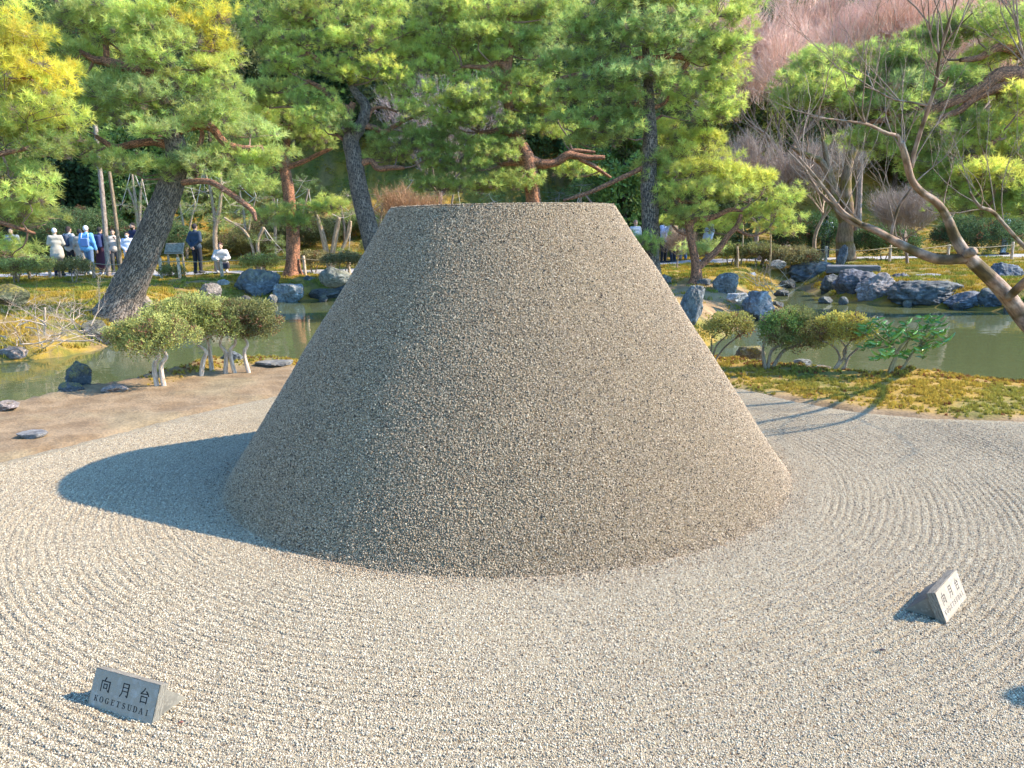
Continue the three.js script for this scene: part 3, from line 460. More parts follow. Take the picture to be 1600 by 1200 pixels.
pine({ label: 'small pine with red V-forked trunk standing right of the cone', d: 19.8, trunk: [[1086, 452, 20], [1088, 425, 17], [1086, 405, 13], [1079, 372, 11], [1074, 345, 11], [1062, 322, 11], [1054, 300, 9], [1050, 280, 5]], bark: 'redBark', flare: 0.12,
  limbs: [[[1089, 420, 12], [1105, 405, 11], [1122, 390, 10], [1138, 368, 8], [1152, 352, 8], [1158, 335, 6]], [[1077, 362, 9], [1083, 345, 9], [1100, 342, 9], [1118, 338, 9], [1140, 328, 7], [1160, 330, 4]], [[1070, 345, 6], [1055, 336, 4], [1036, 326, 3]], [[1060, 315, 6], [1085, 316, 5], [1105, 316, 3]], [[1078, 368, 5], [1060, 362, 4], [1050, 352, 3]], [[1148, 357, 6], [1175, 368, 4], [1200, 360, 3]]],
  pads: [[1055, 215, 38, 20, 'yg', 0.6], [1085, 230, 35, 20, 'yg', 0.5], [1050, 250, 40, 18, 'b', 0.3], [1100, 260, 42, 18, 'yg'], [1150, 280, 42, 16, 'yg'], [1195, 285, 38, 18, 'yg'], [1060, 285, 40, 18, 'b'], [1110, 300, 42, 14, 'b', -0.3], [1170, 310, 45, 15, 'b'], [1218, 310, 25, 22, 'b'], [1040, 312, 25, 12, 'b'], [1080, 333, 30, 9, 'b', -0.4], [1205, 340, 38, 14, 'b'], [1165, 345, 28, 9, 'g', 0.5], [1110, 355, 30, 9, 'b', 0.4], [1215, 358, 26, 12, 'b', 0.3], [1065, 350, 22, 8, 'b', 0.4], [1100, 390, 25, 9, 'bl', 0.8], [1025, 270, 30, 18, 'b', 0.8]] });
pine({ label: 'spreading pine with red limbs reaching in from the right edge', d: 18, trunk: [[1830, 470, 46], [1770, 350, 42], [1725, 200, 36], [1700, 100, 26]], bark: 'redBark', dens: 1.35,
  limbs: [[[1715, 165, 26], [1650, 122, 24], [1600, 118, 22], [1560, 118, 20], [1530, 140, 18], [1490, 158, 14], [1440, 178, 12], [1395, 186, 9], [1360, 190, 6]], [[1610, 128, 16], [1560, 138, 14], [1520, 155, 12], [1500, 172, 10], [1460, 188, 7]], [[1700, 110, 16], [1600, 82, 14], [1560, 74, 12], [1530, 90, 9], [1500, 94, 6]], [[1740, 300, 22], [1640, 258, 18], [1575, 262, 16], [1545, 268, 15], [1525, 256, 14], [1510, 242, 8]], [[1535, 248, 10], [1548, 226, 9], [1562, 214, 6]], [[1400, 184, 7], [1365, 160, 6], [1335, 148, 4]], [[1450, 176, 7], [1400, 160, 5], [1370, 158, 4]], [[1560, 262, 8], [1530, 246, 7], [1485, 250, 4]]],
  pads: [[1290, 112, 55, 28, 'g', 0.3], [1340, 100, 42, 24, 'd', 0.4], [1250, 140, 36, 24, 'b'], [1310, 145, 55, 20, 'yg', 0.3], [1270, 165, 38, 14, 'g'], [1370, 130, 45, 22, 'd'], [1380, 165, 50, 14, 'g', -0.3], [1425, 95, 42, 24, 'd'], [1470, 62, 50, 24, 'd', 0.3], [1530, 40, 50, 22, 'd'], [1590, 40, 42, 28, 'g', 0.3], [1430, 140, 42, 18, 'bl', -0.3], [1545, 95, 45, 14, 'yg', 0.5], [1590, 85, 35, 16, 'yg', 0.4], [1480, 130, 40, 16, 'd', 0.3], [1510, 195, 45, 16, 'g', 0.2], [1450, 205, 45, 14, 'g'], [1580, 190, 45, 22, 'yg', 0.5], [1530, 215, 42, 16, 'yg', 0.4], [1440, 235, 48, 20, 'g', 0.8], [1395, 235, 35, 16, 'b', 0.6], [1490, 235, 38, 16, 'yg', 0.4], [1590, 240, 38, 20, 'yg', 0.3], [1570, 290, 45, 20, 'yg'], [1500, 285, 45, 20, 'g', 0.3], [1600, 325, 42, 20, 'b'], [1540, 325, 42, 16, 'g', 0.4], [1470, 300, 30, 16, 'g', 0.6], [1350, 220, 32, 10, 'g', 0.6], [1560, 150, 45, 16, 'g', 0.6], [1595, 160, 38, 18, 'yg', -0.3], [1450, 265, 35, 14, 'g', 0.5], [1530, 270, 45, 16, 'yg', -0.4], [1585, 225, 40, 16, 'b', 0.8], [1500, 325, 40, 14, 'g', 0.8], [1290, 145, 45, 18, 'b', -0.4], [1420, 165, 45, 16, 'b', 0.5]] });

// ------------------------------------------------------------------ bare trees
function branchOut(mb, p, dir, len, rad, lv, col, out, wild = 0.55, up = 0.25) {
  const pts = [p.clone()], n = 4, d = dir.clone(), q = p.clone();
  for (let k = 0; k < n; k++) { d.add(V(gauss() * 0.22, gauss() * 0.18 + up * 0.15, gauss() * 0.22)).normalize(); q.addScaledVector(d, len / n); pts.push(q.clone()); }
  mb.tube(pts, [rad, rad * 0.45], rad > 0.02 ? 7 : 4, { step: rad > 0.02 ? 0.12 : 0.3, col, cap: false });
  if (lv <= 0) { out?.push([q.clone(), d.clone()]); return; }
  const m = lv > 1 ? 3 : 4;
  for (let k = 0; k < m; k++) { const f = k === 0 ? 1 : rr(0.3, 0.95), i = Math.min(n - 1, Math.floor(f * n)), s = pts[i].clone().lerp(pts[i + 1], f * n - i); branchOut(mb, s, d.clone().add(V(gauss() * wild, gauss() * wild * 0.7 + up, gauss() * wild)).normalize(), len * rr(0.5, 0.75), rad * (k === 0 ? 0.5 : rr(0.32, 0.48)), lv - 1, col, out, wild, up); }
}
{ // the cherry at the water's edge on the right
  const d = 8.4, w2r = (w, dd) => w * 0.8 / 2400 * dd;
  const base = onLand(1640, 600, 7.9), t = thing('cherry_tree', 'bare mossy cherry tree with forked brown trunk at the right edge', 'tree', base), o = base;
  const line = (l) => [l.map(([x, y, w, k = 0]) => P(x, y, d + k)), l.map(([x, y, w, k = 0]) => w2r(w, d + k))];
  const mossy = (tt, p) => { const m = sst(0.45, 0.62, fbm(p.x * 5, p.y * 5, p.z * 5) + 0.5), l = sst(0.55, 0.7, fbm(p.x * 9, p.y * 9, p.z * 9 + 4) + 0.5); return mixc(mixc([0.72, 0.54, 0.42], [0.25, 0.19, 0.06], m), [1.0, 0.95, 0.88], l * 0.6); };
  let [p, r] = line([[1600, 498, 32], [1565, 452, 29], [1530, 418, 27], [1508, 398, 25]]); p.unshift(base.clone().add(V(0, -0.08, 0)), base.clone().add(V(0.02, 0.35, -0.12))); r.unshift(0.14, 0.11);
  new MB(o).tube(p, r, 14, { step: 0.05, wob: 0.14, col: mossy }).build('trunk', M.paleBark, t);
  const LB = [
    [[1512, 402, 24], [1492, 370, 20], [1480, 340, 16], [1465, 318, 14, -0.1], [1440, 300, 13, -0.2], [1424, 280, 13, -0.3], [1416, 250, 13, -0.4], [1408, 222, 12, -0.5]],
    [[1424, 262, 9, -0.35], [1428, 240, 8, -0.4], [1440, 200, 8, -0.5], [1452, 165, 7, -0.6], [1462, 130, 7, -0.7], [1468, 90, 5, -0.8], [1480, 40, 4, -0.9], [1495, 0, 3, -1], [1500, -40, 2.5, -1.1]],
    [[1408, 226, 9, -0.5], [1404, 214, 7, -0.5], [1385, 208, 6, -0.6], [1355, 194, 5, -0.7], [1330, 190, 4, -0.8], [1290, 185, 3, -0.9], [1265, 182, 2, -1]],
    [[1510, 404, 21], [1470, 406, 19], [1440, 397, 18], [1415, 386, 17], [1390, 372, 15], [1360, 356, 13], [1330, 346, 11, 0.1], [1305, 325, 8, 0.2], [1280, 300, 6, 0.3], [1255, 262, 4, 0.4], [1230, 235, 3, 0.5]],
    [[1345, 350, 9], [1318, 332, 8], [1300, 310, 7], [1270, 272, 6], [1248, 245, 4]],
    [[1392, 372, 7], [1396, 350, 6], [1405, 322, 5], [1420, 300, 4], [1430, 285, 3]],
    [[1452, 166, 4, -0.6], [1425, 160, 4, -0.7], [1395, 155, 3, -0.8], [1370, 142, 2.5, -0.9], [1350, 135, 2, -1]],
    [[1462, 140, 4, -0.7], [1475, 135, 4, -0.7], [1482, 120, 3, -0.8]],
    [[1468, 88, 3.5, -0.8], [1455, 60, 3, -0.9], [1450, 0, 2, -1]], [[1470, 80, 3.5, -0.8], [1490, 50, 3, -0.9], [1520, 20, 2, -1]],
    [[1575, 465, 16, -0.1], [1640, 405, 15, -0.6], [1720, 330, 13, -1.0], [1760, 200, 10, -1.3], [1740, 60, 6, -1.5]],
    [[1720, 330, 11, -1.0], [1800, 250, 10, -1.6], [1850, 120, 8, -2.1], [1850, -20, 5, -2.4]],
    [[1640, 405, 11, -0.6], [1720, 370, 11, -1.4], [1790, 310, 9, -2.0], [1830, 200, 7, -2.4], [1820, 60, 4, -2.7]],
    [[1640, 420, 10, 0.2], [1600, 385, 8, 0.4], [1570, 352, 7, 0.4], [1550, 330, 7, 0.3], [1530, 322, 6, 0.2], [1515, 300, 4, 0.2]],
    [[1700, 350, 8, -0.8], [1640, 180, 6, -0.7], [1600, 90, 4, -0.5], [1585, 20, 3, -0.4]],
  ];
  const tips = [], tw = new MB(o), tcol = [0.85, 0.76, 0.67];
  LB.forEach((l, i) => { const [p, r] = line(l); new MB(o).tube(p, r, 9, { step: 0.06, wob: 0.12, col: mossy }).build('limb', M.paleBark, t);
    const c = new THREE.CatmullRomCurve3(p, false, 'centripetal'), n = Math.round(c.getLength() * (i > 5 ? 4.6 : 3.8));
    for (let k = 0; k < n; k++) { const f = rr(0.35, 1), q = c.getPoint(f), T = c.getTangent(f); branchOut(tw, q, T.multiplyScalar(0.7).add(V(gauss() * 0.7, gauss() * 0.5 + 0.35, gauss() * 0.7)).normalize(), rr(0.4, 0.95), 0.0075, 2, tcol, tips, 0.6, 0.2); } });
  // the stub of a sawn-off limb
  const st = new MB(o), a = P(1512, 396, d - 0.05), b = P(1521, 393, d - 0.24); st.tube([a, b], [0.055, 0.046], 12, { col: [0.9, 0.8, 0.7] }); st.build('limb_stub', M.paleBark, t);
  tw.build('twigs', M.paleBark, t, 'stuff');
}
function bareTree({ name = 'bare_tree', label, x, y, d, h, rad, lv = 4, spread = 0.6, sprays = 1, col = [0.26, 0.2, 0.17], tint, up = 0.3, n = 5, ss = 1, bark = 'paleBark', bcol = [0.7, 0.6, 0.55], group }) {
  const b = onLand(x, y, d), t = thing(name, label, 'tree', b, group), trunk = new MB(b), tw = new MB(b), tips = [];
  const top = b.clone().add(V(gauss() * 0.06 * h, h * 0.4, gauss() * 0.05 * h)), mid = b.clone().lerp(top, 0.5).add(V(gauss() * 0.06 * h, 0, gauss() * 0.05 * h));
  trunk.tube([b.clone().add(V(0, -0.15, 0)), mid, top], [rad, rad * 0.8, rad * 0.6], 9, { wob: 0.15, flare: rad * 1.2, col: bcol }).build('trunk', M[bark], t);
  for (let k = 0; k < n; k++) { const A = k / n * 6.283 + R(); branchOut(tw, mid.clone().lerp(top, rr(0.5, 1)), V(Math.cos(A) * spread, 0.75, Math.sin(A) * spread).normalize(), h * rr(0.22, 0.32), rad * 0.45, lv - 1, bcol, tips, 0.6, up); }
  tw.build('branches', M[bark], t, 'stuff');
  const list = []; for (const [p, q] of tips) for (let j = 0; j < sprays; j++) { const v = rr(0.75, 1.2); list.push([p.clone().add(V(gauss() * 0.15, gauss() * 0.15, gauss() * 0.15)), q.clone().add(V(gauss() * 0.4, 0.3, gauss() * 0.4)).normalize(), rr(0.7, 1.2) * ss, tint.map((c) => c * v)]); }
  if (list.length) scatter('crown', SPRAY, M.spray, list, t, b);
  return t;
}
const PINK = [0.74, 0.49, 0.37], BROWN = [0.38, 0.28, 0.21];
const gb = 'bare trees on the slope behind the pines';
[[1235, 36, 10.6, PINK, 'pinkish bare tree on the slope, leftmost of the three above the right-hand pine'], [1345, 38, 11.6, PINK, 'broad pinkish bare tree on the slope above the middle of the right-hand pine'], [1475, 39, 12.2, PINK, 'pinkish bare tree on the slope nearest the upper right corner']].forEach(([x, d, h, c, l], i) => bareTree({ label: l, x, y: 300, d, h, rad: 0.2, lv: 5, sprays: 3, tint: c, spread: 1.0, n: 7, ss: 1.3, group: gb }));
bareTree({ label: 'brown tangle of a bare tree low between the small pine and the pinkish trees', x: 1195, y: 330, d: 31.5, h: 4.6, rad: 0.12, lv: 4, sprays: 2, tint: BROWN, spread: 1, n: 6 });
bareTree({ label: 'bare brown tree showing through the gap between the two middle pines', x: 690, y: 320, d: 34, h: 7, rad: 0.13, lv: 4, sprays: 2, tint: [0.36, 0.28, 0.25], n: 6 });
bareTree({ name: 'dry_bush', label: 'dry orange-brown bush just left of the cone top', x: 640, y: 370, d: 30, h: 2.6, rad: 0.07, lv: 4, sprays: 2, tint: [0.36, 0.2, 0.1], spread: 1.1, n: 6, ss: 0.8 });
bareTree({ name: 'dry_bush', label: 'twiggy bare bush on the far bank behind the cherry trunk', x: 1420, y: 400, d: 27, h: 2.3, rad: 0.06, lv: 4, sprays: 2, tint: [0.33, 0.25, 0.19], spread: 1.2, n: 7, ss: 0.75 });
bareTree({ name: 'dry_bush', label: 'brown bare bush in front of the man in the tan coat', x: 1058, y: 412, d: 27.5, h: 1.1, rad: 0.03, lv: 3, sprays: 2, tint: [0.3, 0.2, 0.13], spread: 1.3, n: 7, ss: 0.5 });
bareTree({ label: 'pale slender bare tree beyond the rocks at far right', x: 1275, y: 395, d: 31, h: 4.6, rad: 0.09, lv: 4, sprays: 1, tint: [0.36, 0.29, 0.22], n: 5, bcol: [1, 0.85, 0.65] });
{ // old tree with several mossy stems
  const b = onLand(1322, 402, 28), t = thing('old_tree', 'old mossy tree with a thick fluted base on the right far bank', 'tree', b), tips = [], tw = new MB(b);
  const ln = (l) => new MB(b).tube(l.map(([x, y]) => P(x, y, 28)), l.map(([, , w]) => w / 2400 * 28), 12, { wob: 0.2, step: 0.1, flare: l[0][2] > 30 ? 0.3 : 0, col: (f, p) => mixc([0.6, 0.46, 0.32], [0.42, 0.33, 0.06], sst(0.45, 0.6, fbm(p.x * 3, p.y * 3, p.z * 3) + 0.5)) });
  ln([[1322, 408, 30], [1320, 370, 24], [1324, 330, 19], [1321, 290, 16], [1327, 250, 13], [1333, 205, 8]]).build('trunk', M.paleBark, t);
  for (const l of [[[1318, 350, 12], [1300, 300, 10], [1285, 255, 10], [1255, 240, 9], [1238, 230, 5]], [[1324, 330, 10], [1300, 280, 9], [1288, 230, 7], [1285, 200, 4]], [[1328, 250, 12], [1345, 210, 8], [1350, 180, 4]]]) { ln(l).build('limb', M.paleBark, t); const e = l.map(([x, y]) => P(x, y, 28)); for (let k = 0; k < 5; k++) branchOut(tw, e[2].clone().lerp(e.at(-1), R()), V(gauss(), 0.6, gauss()).normalize(), 0.8, 0.02, 3, [0.75, 0.62, 0.5], tips, 0.6, 0.25); }
  tw.build('branches', M.paleBark, t, 'stuff');
}
// slender garden trees with pale stems on the mossy slope
function slender(label, stems, d, tint, pads, group) {
  const b = onLand(stems[0][0][0], stems[0][0][1], d), t = thing('slender_tree', label, 'tree', b, group), tw = new MB(b), lf = [];
  stems.forEach((l) => { const p = l.map(([x, y]) => P(x, y, d)); p[0] = b.clone().add(V(gauss() * 0.06, -0.1, 0)); new MB(b).tube(p, l.map(([, , w]) => w / 2400 * d), 8, { wob: 0.15, col: [0.95, 0.85, 0.7] }).build('trunk', M.paleBark, t); });
  for (const [x, y, rx, ry] of pads) { const c = P(x, y, d), ax = rx / 1200 * d, ay = ry / 1200 * d, e = P(...stems[Math.floor(R() * stems.length)].at(-1).slice(0, 2), d); tw.tube([e, e.clone().lerp(c, 0.5).add(V(0, -0.05, 0)), c], [0.02, 0.015, 0.008], 5, { col: [0.6, 0.5, 0.4] });
    for (let k = 0; k < 60 * ax * ay + 20; k++) { const q = inBall(), p = V(c.x + q.x * ax, c.y + q.y * ay, c.z + q.z * ax * 0.7), v = rr(0.7, 1.25); if (k % 3 === 0) tw.twig(c, p, 0.006, 0.003, [0.4, 0.32, 0.25]); lf.push([p, V(gauss() * 0.3, 1, gauss() * 0.3).normalize(), rr(0.9, 1.6), tint.map((z) => z * v)]); } }
  tw.build('branches', M.twig, t, 'stuff'); scatter('crown', AZALEA, M.leaf, lf, t, b);
}
slender('pale twin-stemmed slender tree right behind the man in the dark suit', [[[336, 402, 8], [336, 360, 7], [344, 320, 6], [345, 270, 4]], [[336, 402, 7], [335, 340, 5], [328, 295, 4], [318, 260, 3]]], 30, [0.22, 0.28, 0.07], [[320, 300, 40, 18], [360, 320, 35, 14], [340, 345, 40, 12], [305, 330, 30, 12], [350, 285, 30, 12]]);
slender('slender tree with angled pale stems just left of the cone', [[[515, 398, 9], [505, 370, 8], [498, 345, 6], [492, 330, 4]], [[515, 398, 9], [525, 365, 8], [530, 340, 6]], [[522, 382, 6], [545, 365, 5], [548, 345, 4]]], 29, [0.24, 0.30, 0.07], [[545, 395, 28, 8], [500, 320, 35, 10], [550, 335, 28, 10]]);
slender('cluster of thin pale stems left of the leaning pine', [[[215, 365, 6], [214, 330, 5], [208, 285, 4], [206, 260, 3]], [[215, 365, 6], [219, 320, 5], [222, 280, 3]], [[215, 365, 5], [210, 320, 4], [198, 290, 3]]], 31, [0.16, 0.22, 0.06], [[235, 330, 35, 20], [190, 320, 40, 16], [215, 290, 35, 12], [240, 360, 25, 12]]);
slender('small tree with crooked pale limb in front of the slim red pine', [[[405, 405, 6], [403, 380, 6], [412, 355, 5]], [[403, 385, 5], [385, 365, 4], [350, 340, 3]]], 28.5, [0.22, 0.28, 0.07], [[420, 375, 35, 12], [375, 350, 30, 12], [440, 390, 26, 10]]);

// more stems and undergrowth on the slope between the big pines
[[290, 34], [385, 36], [430, 33.5], [470, 38], [540, 37], [590, 35], [640, 33], [700, 36.5], [760, 34], [905, 34], [960, 36], [870, 38], [930, 39.5]].forEach(([x, d], i) => {
  const k = 1200 / d, b0 = onLand(x, 400, d), v = b0.clone().project(camera), y = (1 - v.y) * 600, hh = rr(1.8, 3.2) * k, ln = rr(-14, 14);
  const c = pick([[0.24, 0.30, 0.08], [0.30, 0.32, 0.09], [0.18, 0.25, 0.07]]);
  slender('slender pale-stemmed tree on the mossy slope behind the big pines', [[[x, y, 5], [x + ln * 0.3, y - hh * 0.5, 4], [x + ln, y - hh, 3]], [[x, y, 4], [x - ln * 0.5, y - hh * 0.45, 3], [x - ln * 1.2, y - hh * 0.8, 2]]], d, c, [[x + ln, y - hh, 32, 12], [x - ln, y - hh * 0.75, 36, 12], [x + ln * 1.5, y - hh * 0.55, 28, 9], [x + 4, y - hh * 1.15, 26, 10]], 'slender trees on the mossy slope');
});

// ------------------------------------------------------------------ dark evergreen wood on the hillside
{
  const list = [], tr = new MB();
  const dome = (x, d, r, h, y0, tint) => { const c = V(x, H(x, d) + y0, -d); const n = Math.round(r * r * 42);
    for (let k = 0; k < n; k++) { const q = inBall(); const L = q.length() || 1; q.multiplyScalar(Math.pow(L, -0.6)); const p = V(c.x + q.x * r, c.y + q.y * h, c.z + q.z * r), v = rr(0.6, 1.4); list.push([p, V(q.x + gauss() * 0.4, 0.8, q.z + gauss() * 0.4).normalize(), rr(0.8, 1.5), tint.map((z) => z * v)]); } };
  for (let d = 36; d < 74; d += 3.1) for (let x = -0.72 * d - 4; x < 0.72 * d + 4; x += 3.4) {
    const xx = x + gauss() * 1.4, dd = d + gauss() * 1.2, r = rr(1.6, 2.9), hh = rr(3, 5.4) + (d - 36) * 0.09; if (dd < 37 && R() < 0.4) continue;
    if (xx > 9 && dd < 44) continue; if (xx > -13 && xx < 4 && dd < 44) continue;
    const t = pick([[0.08, 0.14, 0.035], [0.2, 0.29, 0.06], [0.06, 0.11, 0.035], [0.18, 0.22, 0.05], [0.17, 0.17, 0.05]]);
    dome(xx, dd, r, r * 1.15, hh, t); dome(xx + gauss(), dd + gauss(), r * 0.75, r, hh * 0.5, t);
    tr.tube([V(xx, H(xx, dd) - 0.2, -dd), V(xx + gauss() * 0.3, H(xx, dd) + hh, -dd)], [0.16, 0.09], 6, { step: 1, col: [0.5, 0.42, 0.35] });
  }
  const w = scatter('woodland', FARLEAF, M.leaf, list, scene, V(0, 0, 0)); w.userData.label = 'dense dark evergreen wood covering the hillside behind the garden'; w.userData.category = 'woodland';
  const tm = tr.build('woodland_stems', M.greyBark, scene, 'stuff'); tm.userData.label = 'trunks of the dark evergreen wood on the hillside'; tm.userData.category = 'woodland';
}
// ------------------------------------------------------------------ clipped shrubs
function shrub({ name = 'azalea_shrub', label, base, pads, d, stems, tint, stemCol = [1.45, 1.38, 1.28], leaf = AZALEA, ls = 1, dens = 1, r0 = 0.027 }) {
  const b = base.clone(), t = thing(name, label, 'shrub', b), lf = [], tw = new MB(b);
  const ends = stems.map((l) => { const p = l.map(([x, y, o = 0]) => P(x, y, d + o)); p[0].y = Math.min(p[0].y, H(p[0].x, -p[0].z) - 0.03) - 0.02; new MB(b).tube(p, p.map((_, i) => r0 * (1 - 0.55 * i / (p.length - 1))), 8, { step: 0.025, wob: 0.5, col: stemCol }).build('stem', M.paleBark, t); return p.at(-1); });
  for (const [x, y, rx, ry, o = 0, tn = tint] of pads) {
    const c = P(x, y, d + o), ax = rx / 1200 * (d + o), ay = ry / 1200 * (d + o), az = ax * 0.85;
    let e = ends[0]; for (const q of ends) if (q.distanceTo(c) < e.distanceTo(c)) e = q;
    const m = V(c.x, c.y - ay * 0.4, c.z); tw.tube([e, e.clone().lerp(m, 0.5).add(V(gauss() * 0.03, 0, gauss() * 0.03)), m], [0.012, 0.009, 0.006], 5, { step: 0.05, col: stemCol });
    const n = Math.round((ax * az * 1050 + ax * ay * 580) * dens);
    for (let k = 0; k < n; k++) { const q = inBall(), L = q.length() || 1; q.multiplyScalar(Math.pow(L, -0.55)); if (q.y < -0.3 && R() < 0.6) q.y *= -0.5;
      const bump = 1 + 0.22 * fbm(q.x * 2.2 + x, q.y * 2.2, q.z * 2.2); const p = V(c.x + q.x * ax * bump, c.y + q.y * ay * bump, c.z + q.z * az * bump), v = rr(0.65, 1.3);
      if (k % 3 === 0) tw.twig(m.clone().lerp(p, 0.15), p, 0.004, 0.002, [0.5, 0.4, 0.32]);
      const red = R() < 0.08 ? [0.20, 0.09, 0.04] : tn; lf.push([p, V(q.x * 0.6 + gauss() * 0.3, 0.9, q.z * 0.6 + gauss() * 0.3).normalize(), rr(0.7, 1.15) * ls, red.map((z) => z * v)]); }
  }
  tw.build('twigs', M.paleBark, t, 'stuff'); scatter('foliage', leaf, M.leaf, lf, t, b); return t;
}
const OL = [0.36, 0.36, 0.09], OLG = [0.30, 0.33, 0.08], YEL = [0.52, 0.43, 0.08], BRN = [0.24, 0.21, 0.08];
shrub({ label: 'clipped olive azalea with twin white stems on the left bank, leftmost of the row', d: 8.3, base: G(247, 580, 0.05), tint: OL, stems: [[[243, 584], [241, 570], [246, 555], [234, 542], [222, 532]], [[254, 584], [252, 570], [260, 556], [255, 545], [266, 535]]],
  pads: [[205, 522, 40, 22], [245, 512, 45, 24], [280, 525, 35, 20, -0.1], [225, 540, 38, 16, -0.15], [185, 532, 20, 14], [265, 490, 40, 20, 0.35], [300, 480, 40, 20, 0.5]] });
shrub({ label: 'wide olive azalea with one crooked white stem, middle of the left bank row', d: 8.9, base: G(320, 566, 0.05), tint: OLG, stems: [[[312, 574], [318, 562], [322, 550], [314, 542], [302, 536]], [[330, 570, 0.3], [326, 540, 0.3], [320, 515, 0.3]]],
  pads: [[300, 505, 45, 24], [335, 490, 45, 22, 0.2], [285, 485, 35, 18, 0.4], [345, 510, 35, 20], [310, 478, 40, 16, 0.5]] });
shrub({ label: 'dark rounded azalea on thin stems, nearest the cone on the left bank', d: 9.1, base: G(385, 560, 0.05), tint: [0.21, 0.20, 0.055], stems: [[[388, 568], [382, 550], [387, 538], [378, 522]], [[366, 566], [360, 548], [368, 535], [362, 518]], [[350, 566], [352, 550], [344, 538], [348, 522]]],
  pads: [[380, 498, 45, 24], [415, 505, 28, 18], [350, 508, 35, 20], [395, 485, 35, 14], [360, 485, 38, 16], [400, 520, 26, 12]] });
shrub({ label: 'low yellow-green azalea at the water nearest the cone on the right', d: 9.2, base: G(1122, 555, -0.02), tint: [0.34, 0.31, 0.07], stems: [[[1110, 556], [1120, 540], [1135, 525]], [[1108, 556], [1112, 540], [1112, 528]], [[1112, 556], [1130, 545], [1150, 528]]], pads: [[1120, 515, 26, 14], [1145, 505, 30, 16], [1165, 515, 16, 10], [1130, 500, 24, 10]], stemCol: [0.6, 0.5, 0.38], r0: 0.014 });
shrub({ label: 'large brownish green azalea beside the mossy stone on the right bank', d: 8.75, base: G(1200, 566, 0.0), tint: [0.24, 0.24, 0.07], stems: [[[1200, 562], [1206, 548], [1222, 538]], [[1198, 562], [1192, 545], [1196, 530]], [[1203, 563], [1225, 548], [1245, 540]]],
  pads: [[1225, 508, 36, 22, 0, [0.2, 0.29, 0.06]], [1260, 515, 30, 24], [1215, 530, 26, 16], [1250, 535, 30, 14], [1240, 495, 30, 14], [1205, 512, 18, 16, 0, [0.2, 0.31, 0.06]], [1272, 530, 16, 16]], stemCol: [0.75, 0.65, 0.5] });
shrub({ label: 'yellow azalea with curving pale stems left of the glossy shrub', d: 8.5, base: G(1305, 577, 0.03), tint: YEL, stems: [[[1298, 580], [1312, 562], [1306, 545], [1292, 535]], [[1300, 580], [1318, 560], [1322, 545], [1312, 530]], [[1318, 580], [1325, 560], [1340, 545], [1348, 540]], [[1310, 579], [1322, 568], [1318, 550], [1330, 532]]],
  pads: [[1300, 515, 26, 20], [1330, 506, 34, 15], [1345, 520, 24, 16], [1285, 528, 15, 14, 0, [0.34, 0.28, 0.07]], [1320, 522, 28, 14], [1300, 500, 22, 8]], stemCol: [0.95, 0.85, 0.7], r0: 0.018 });
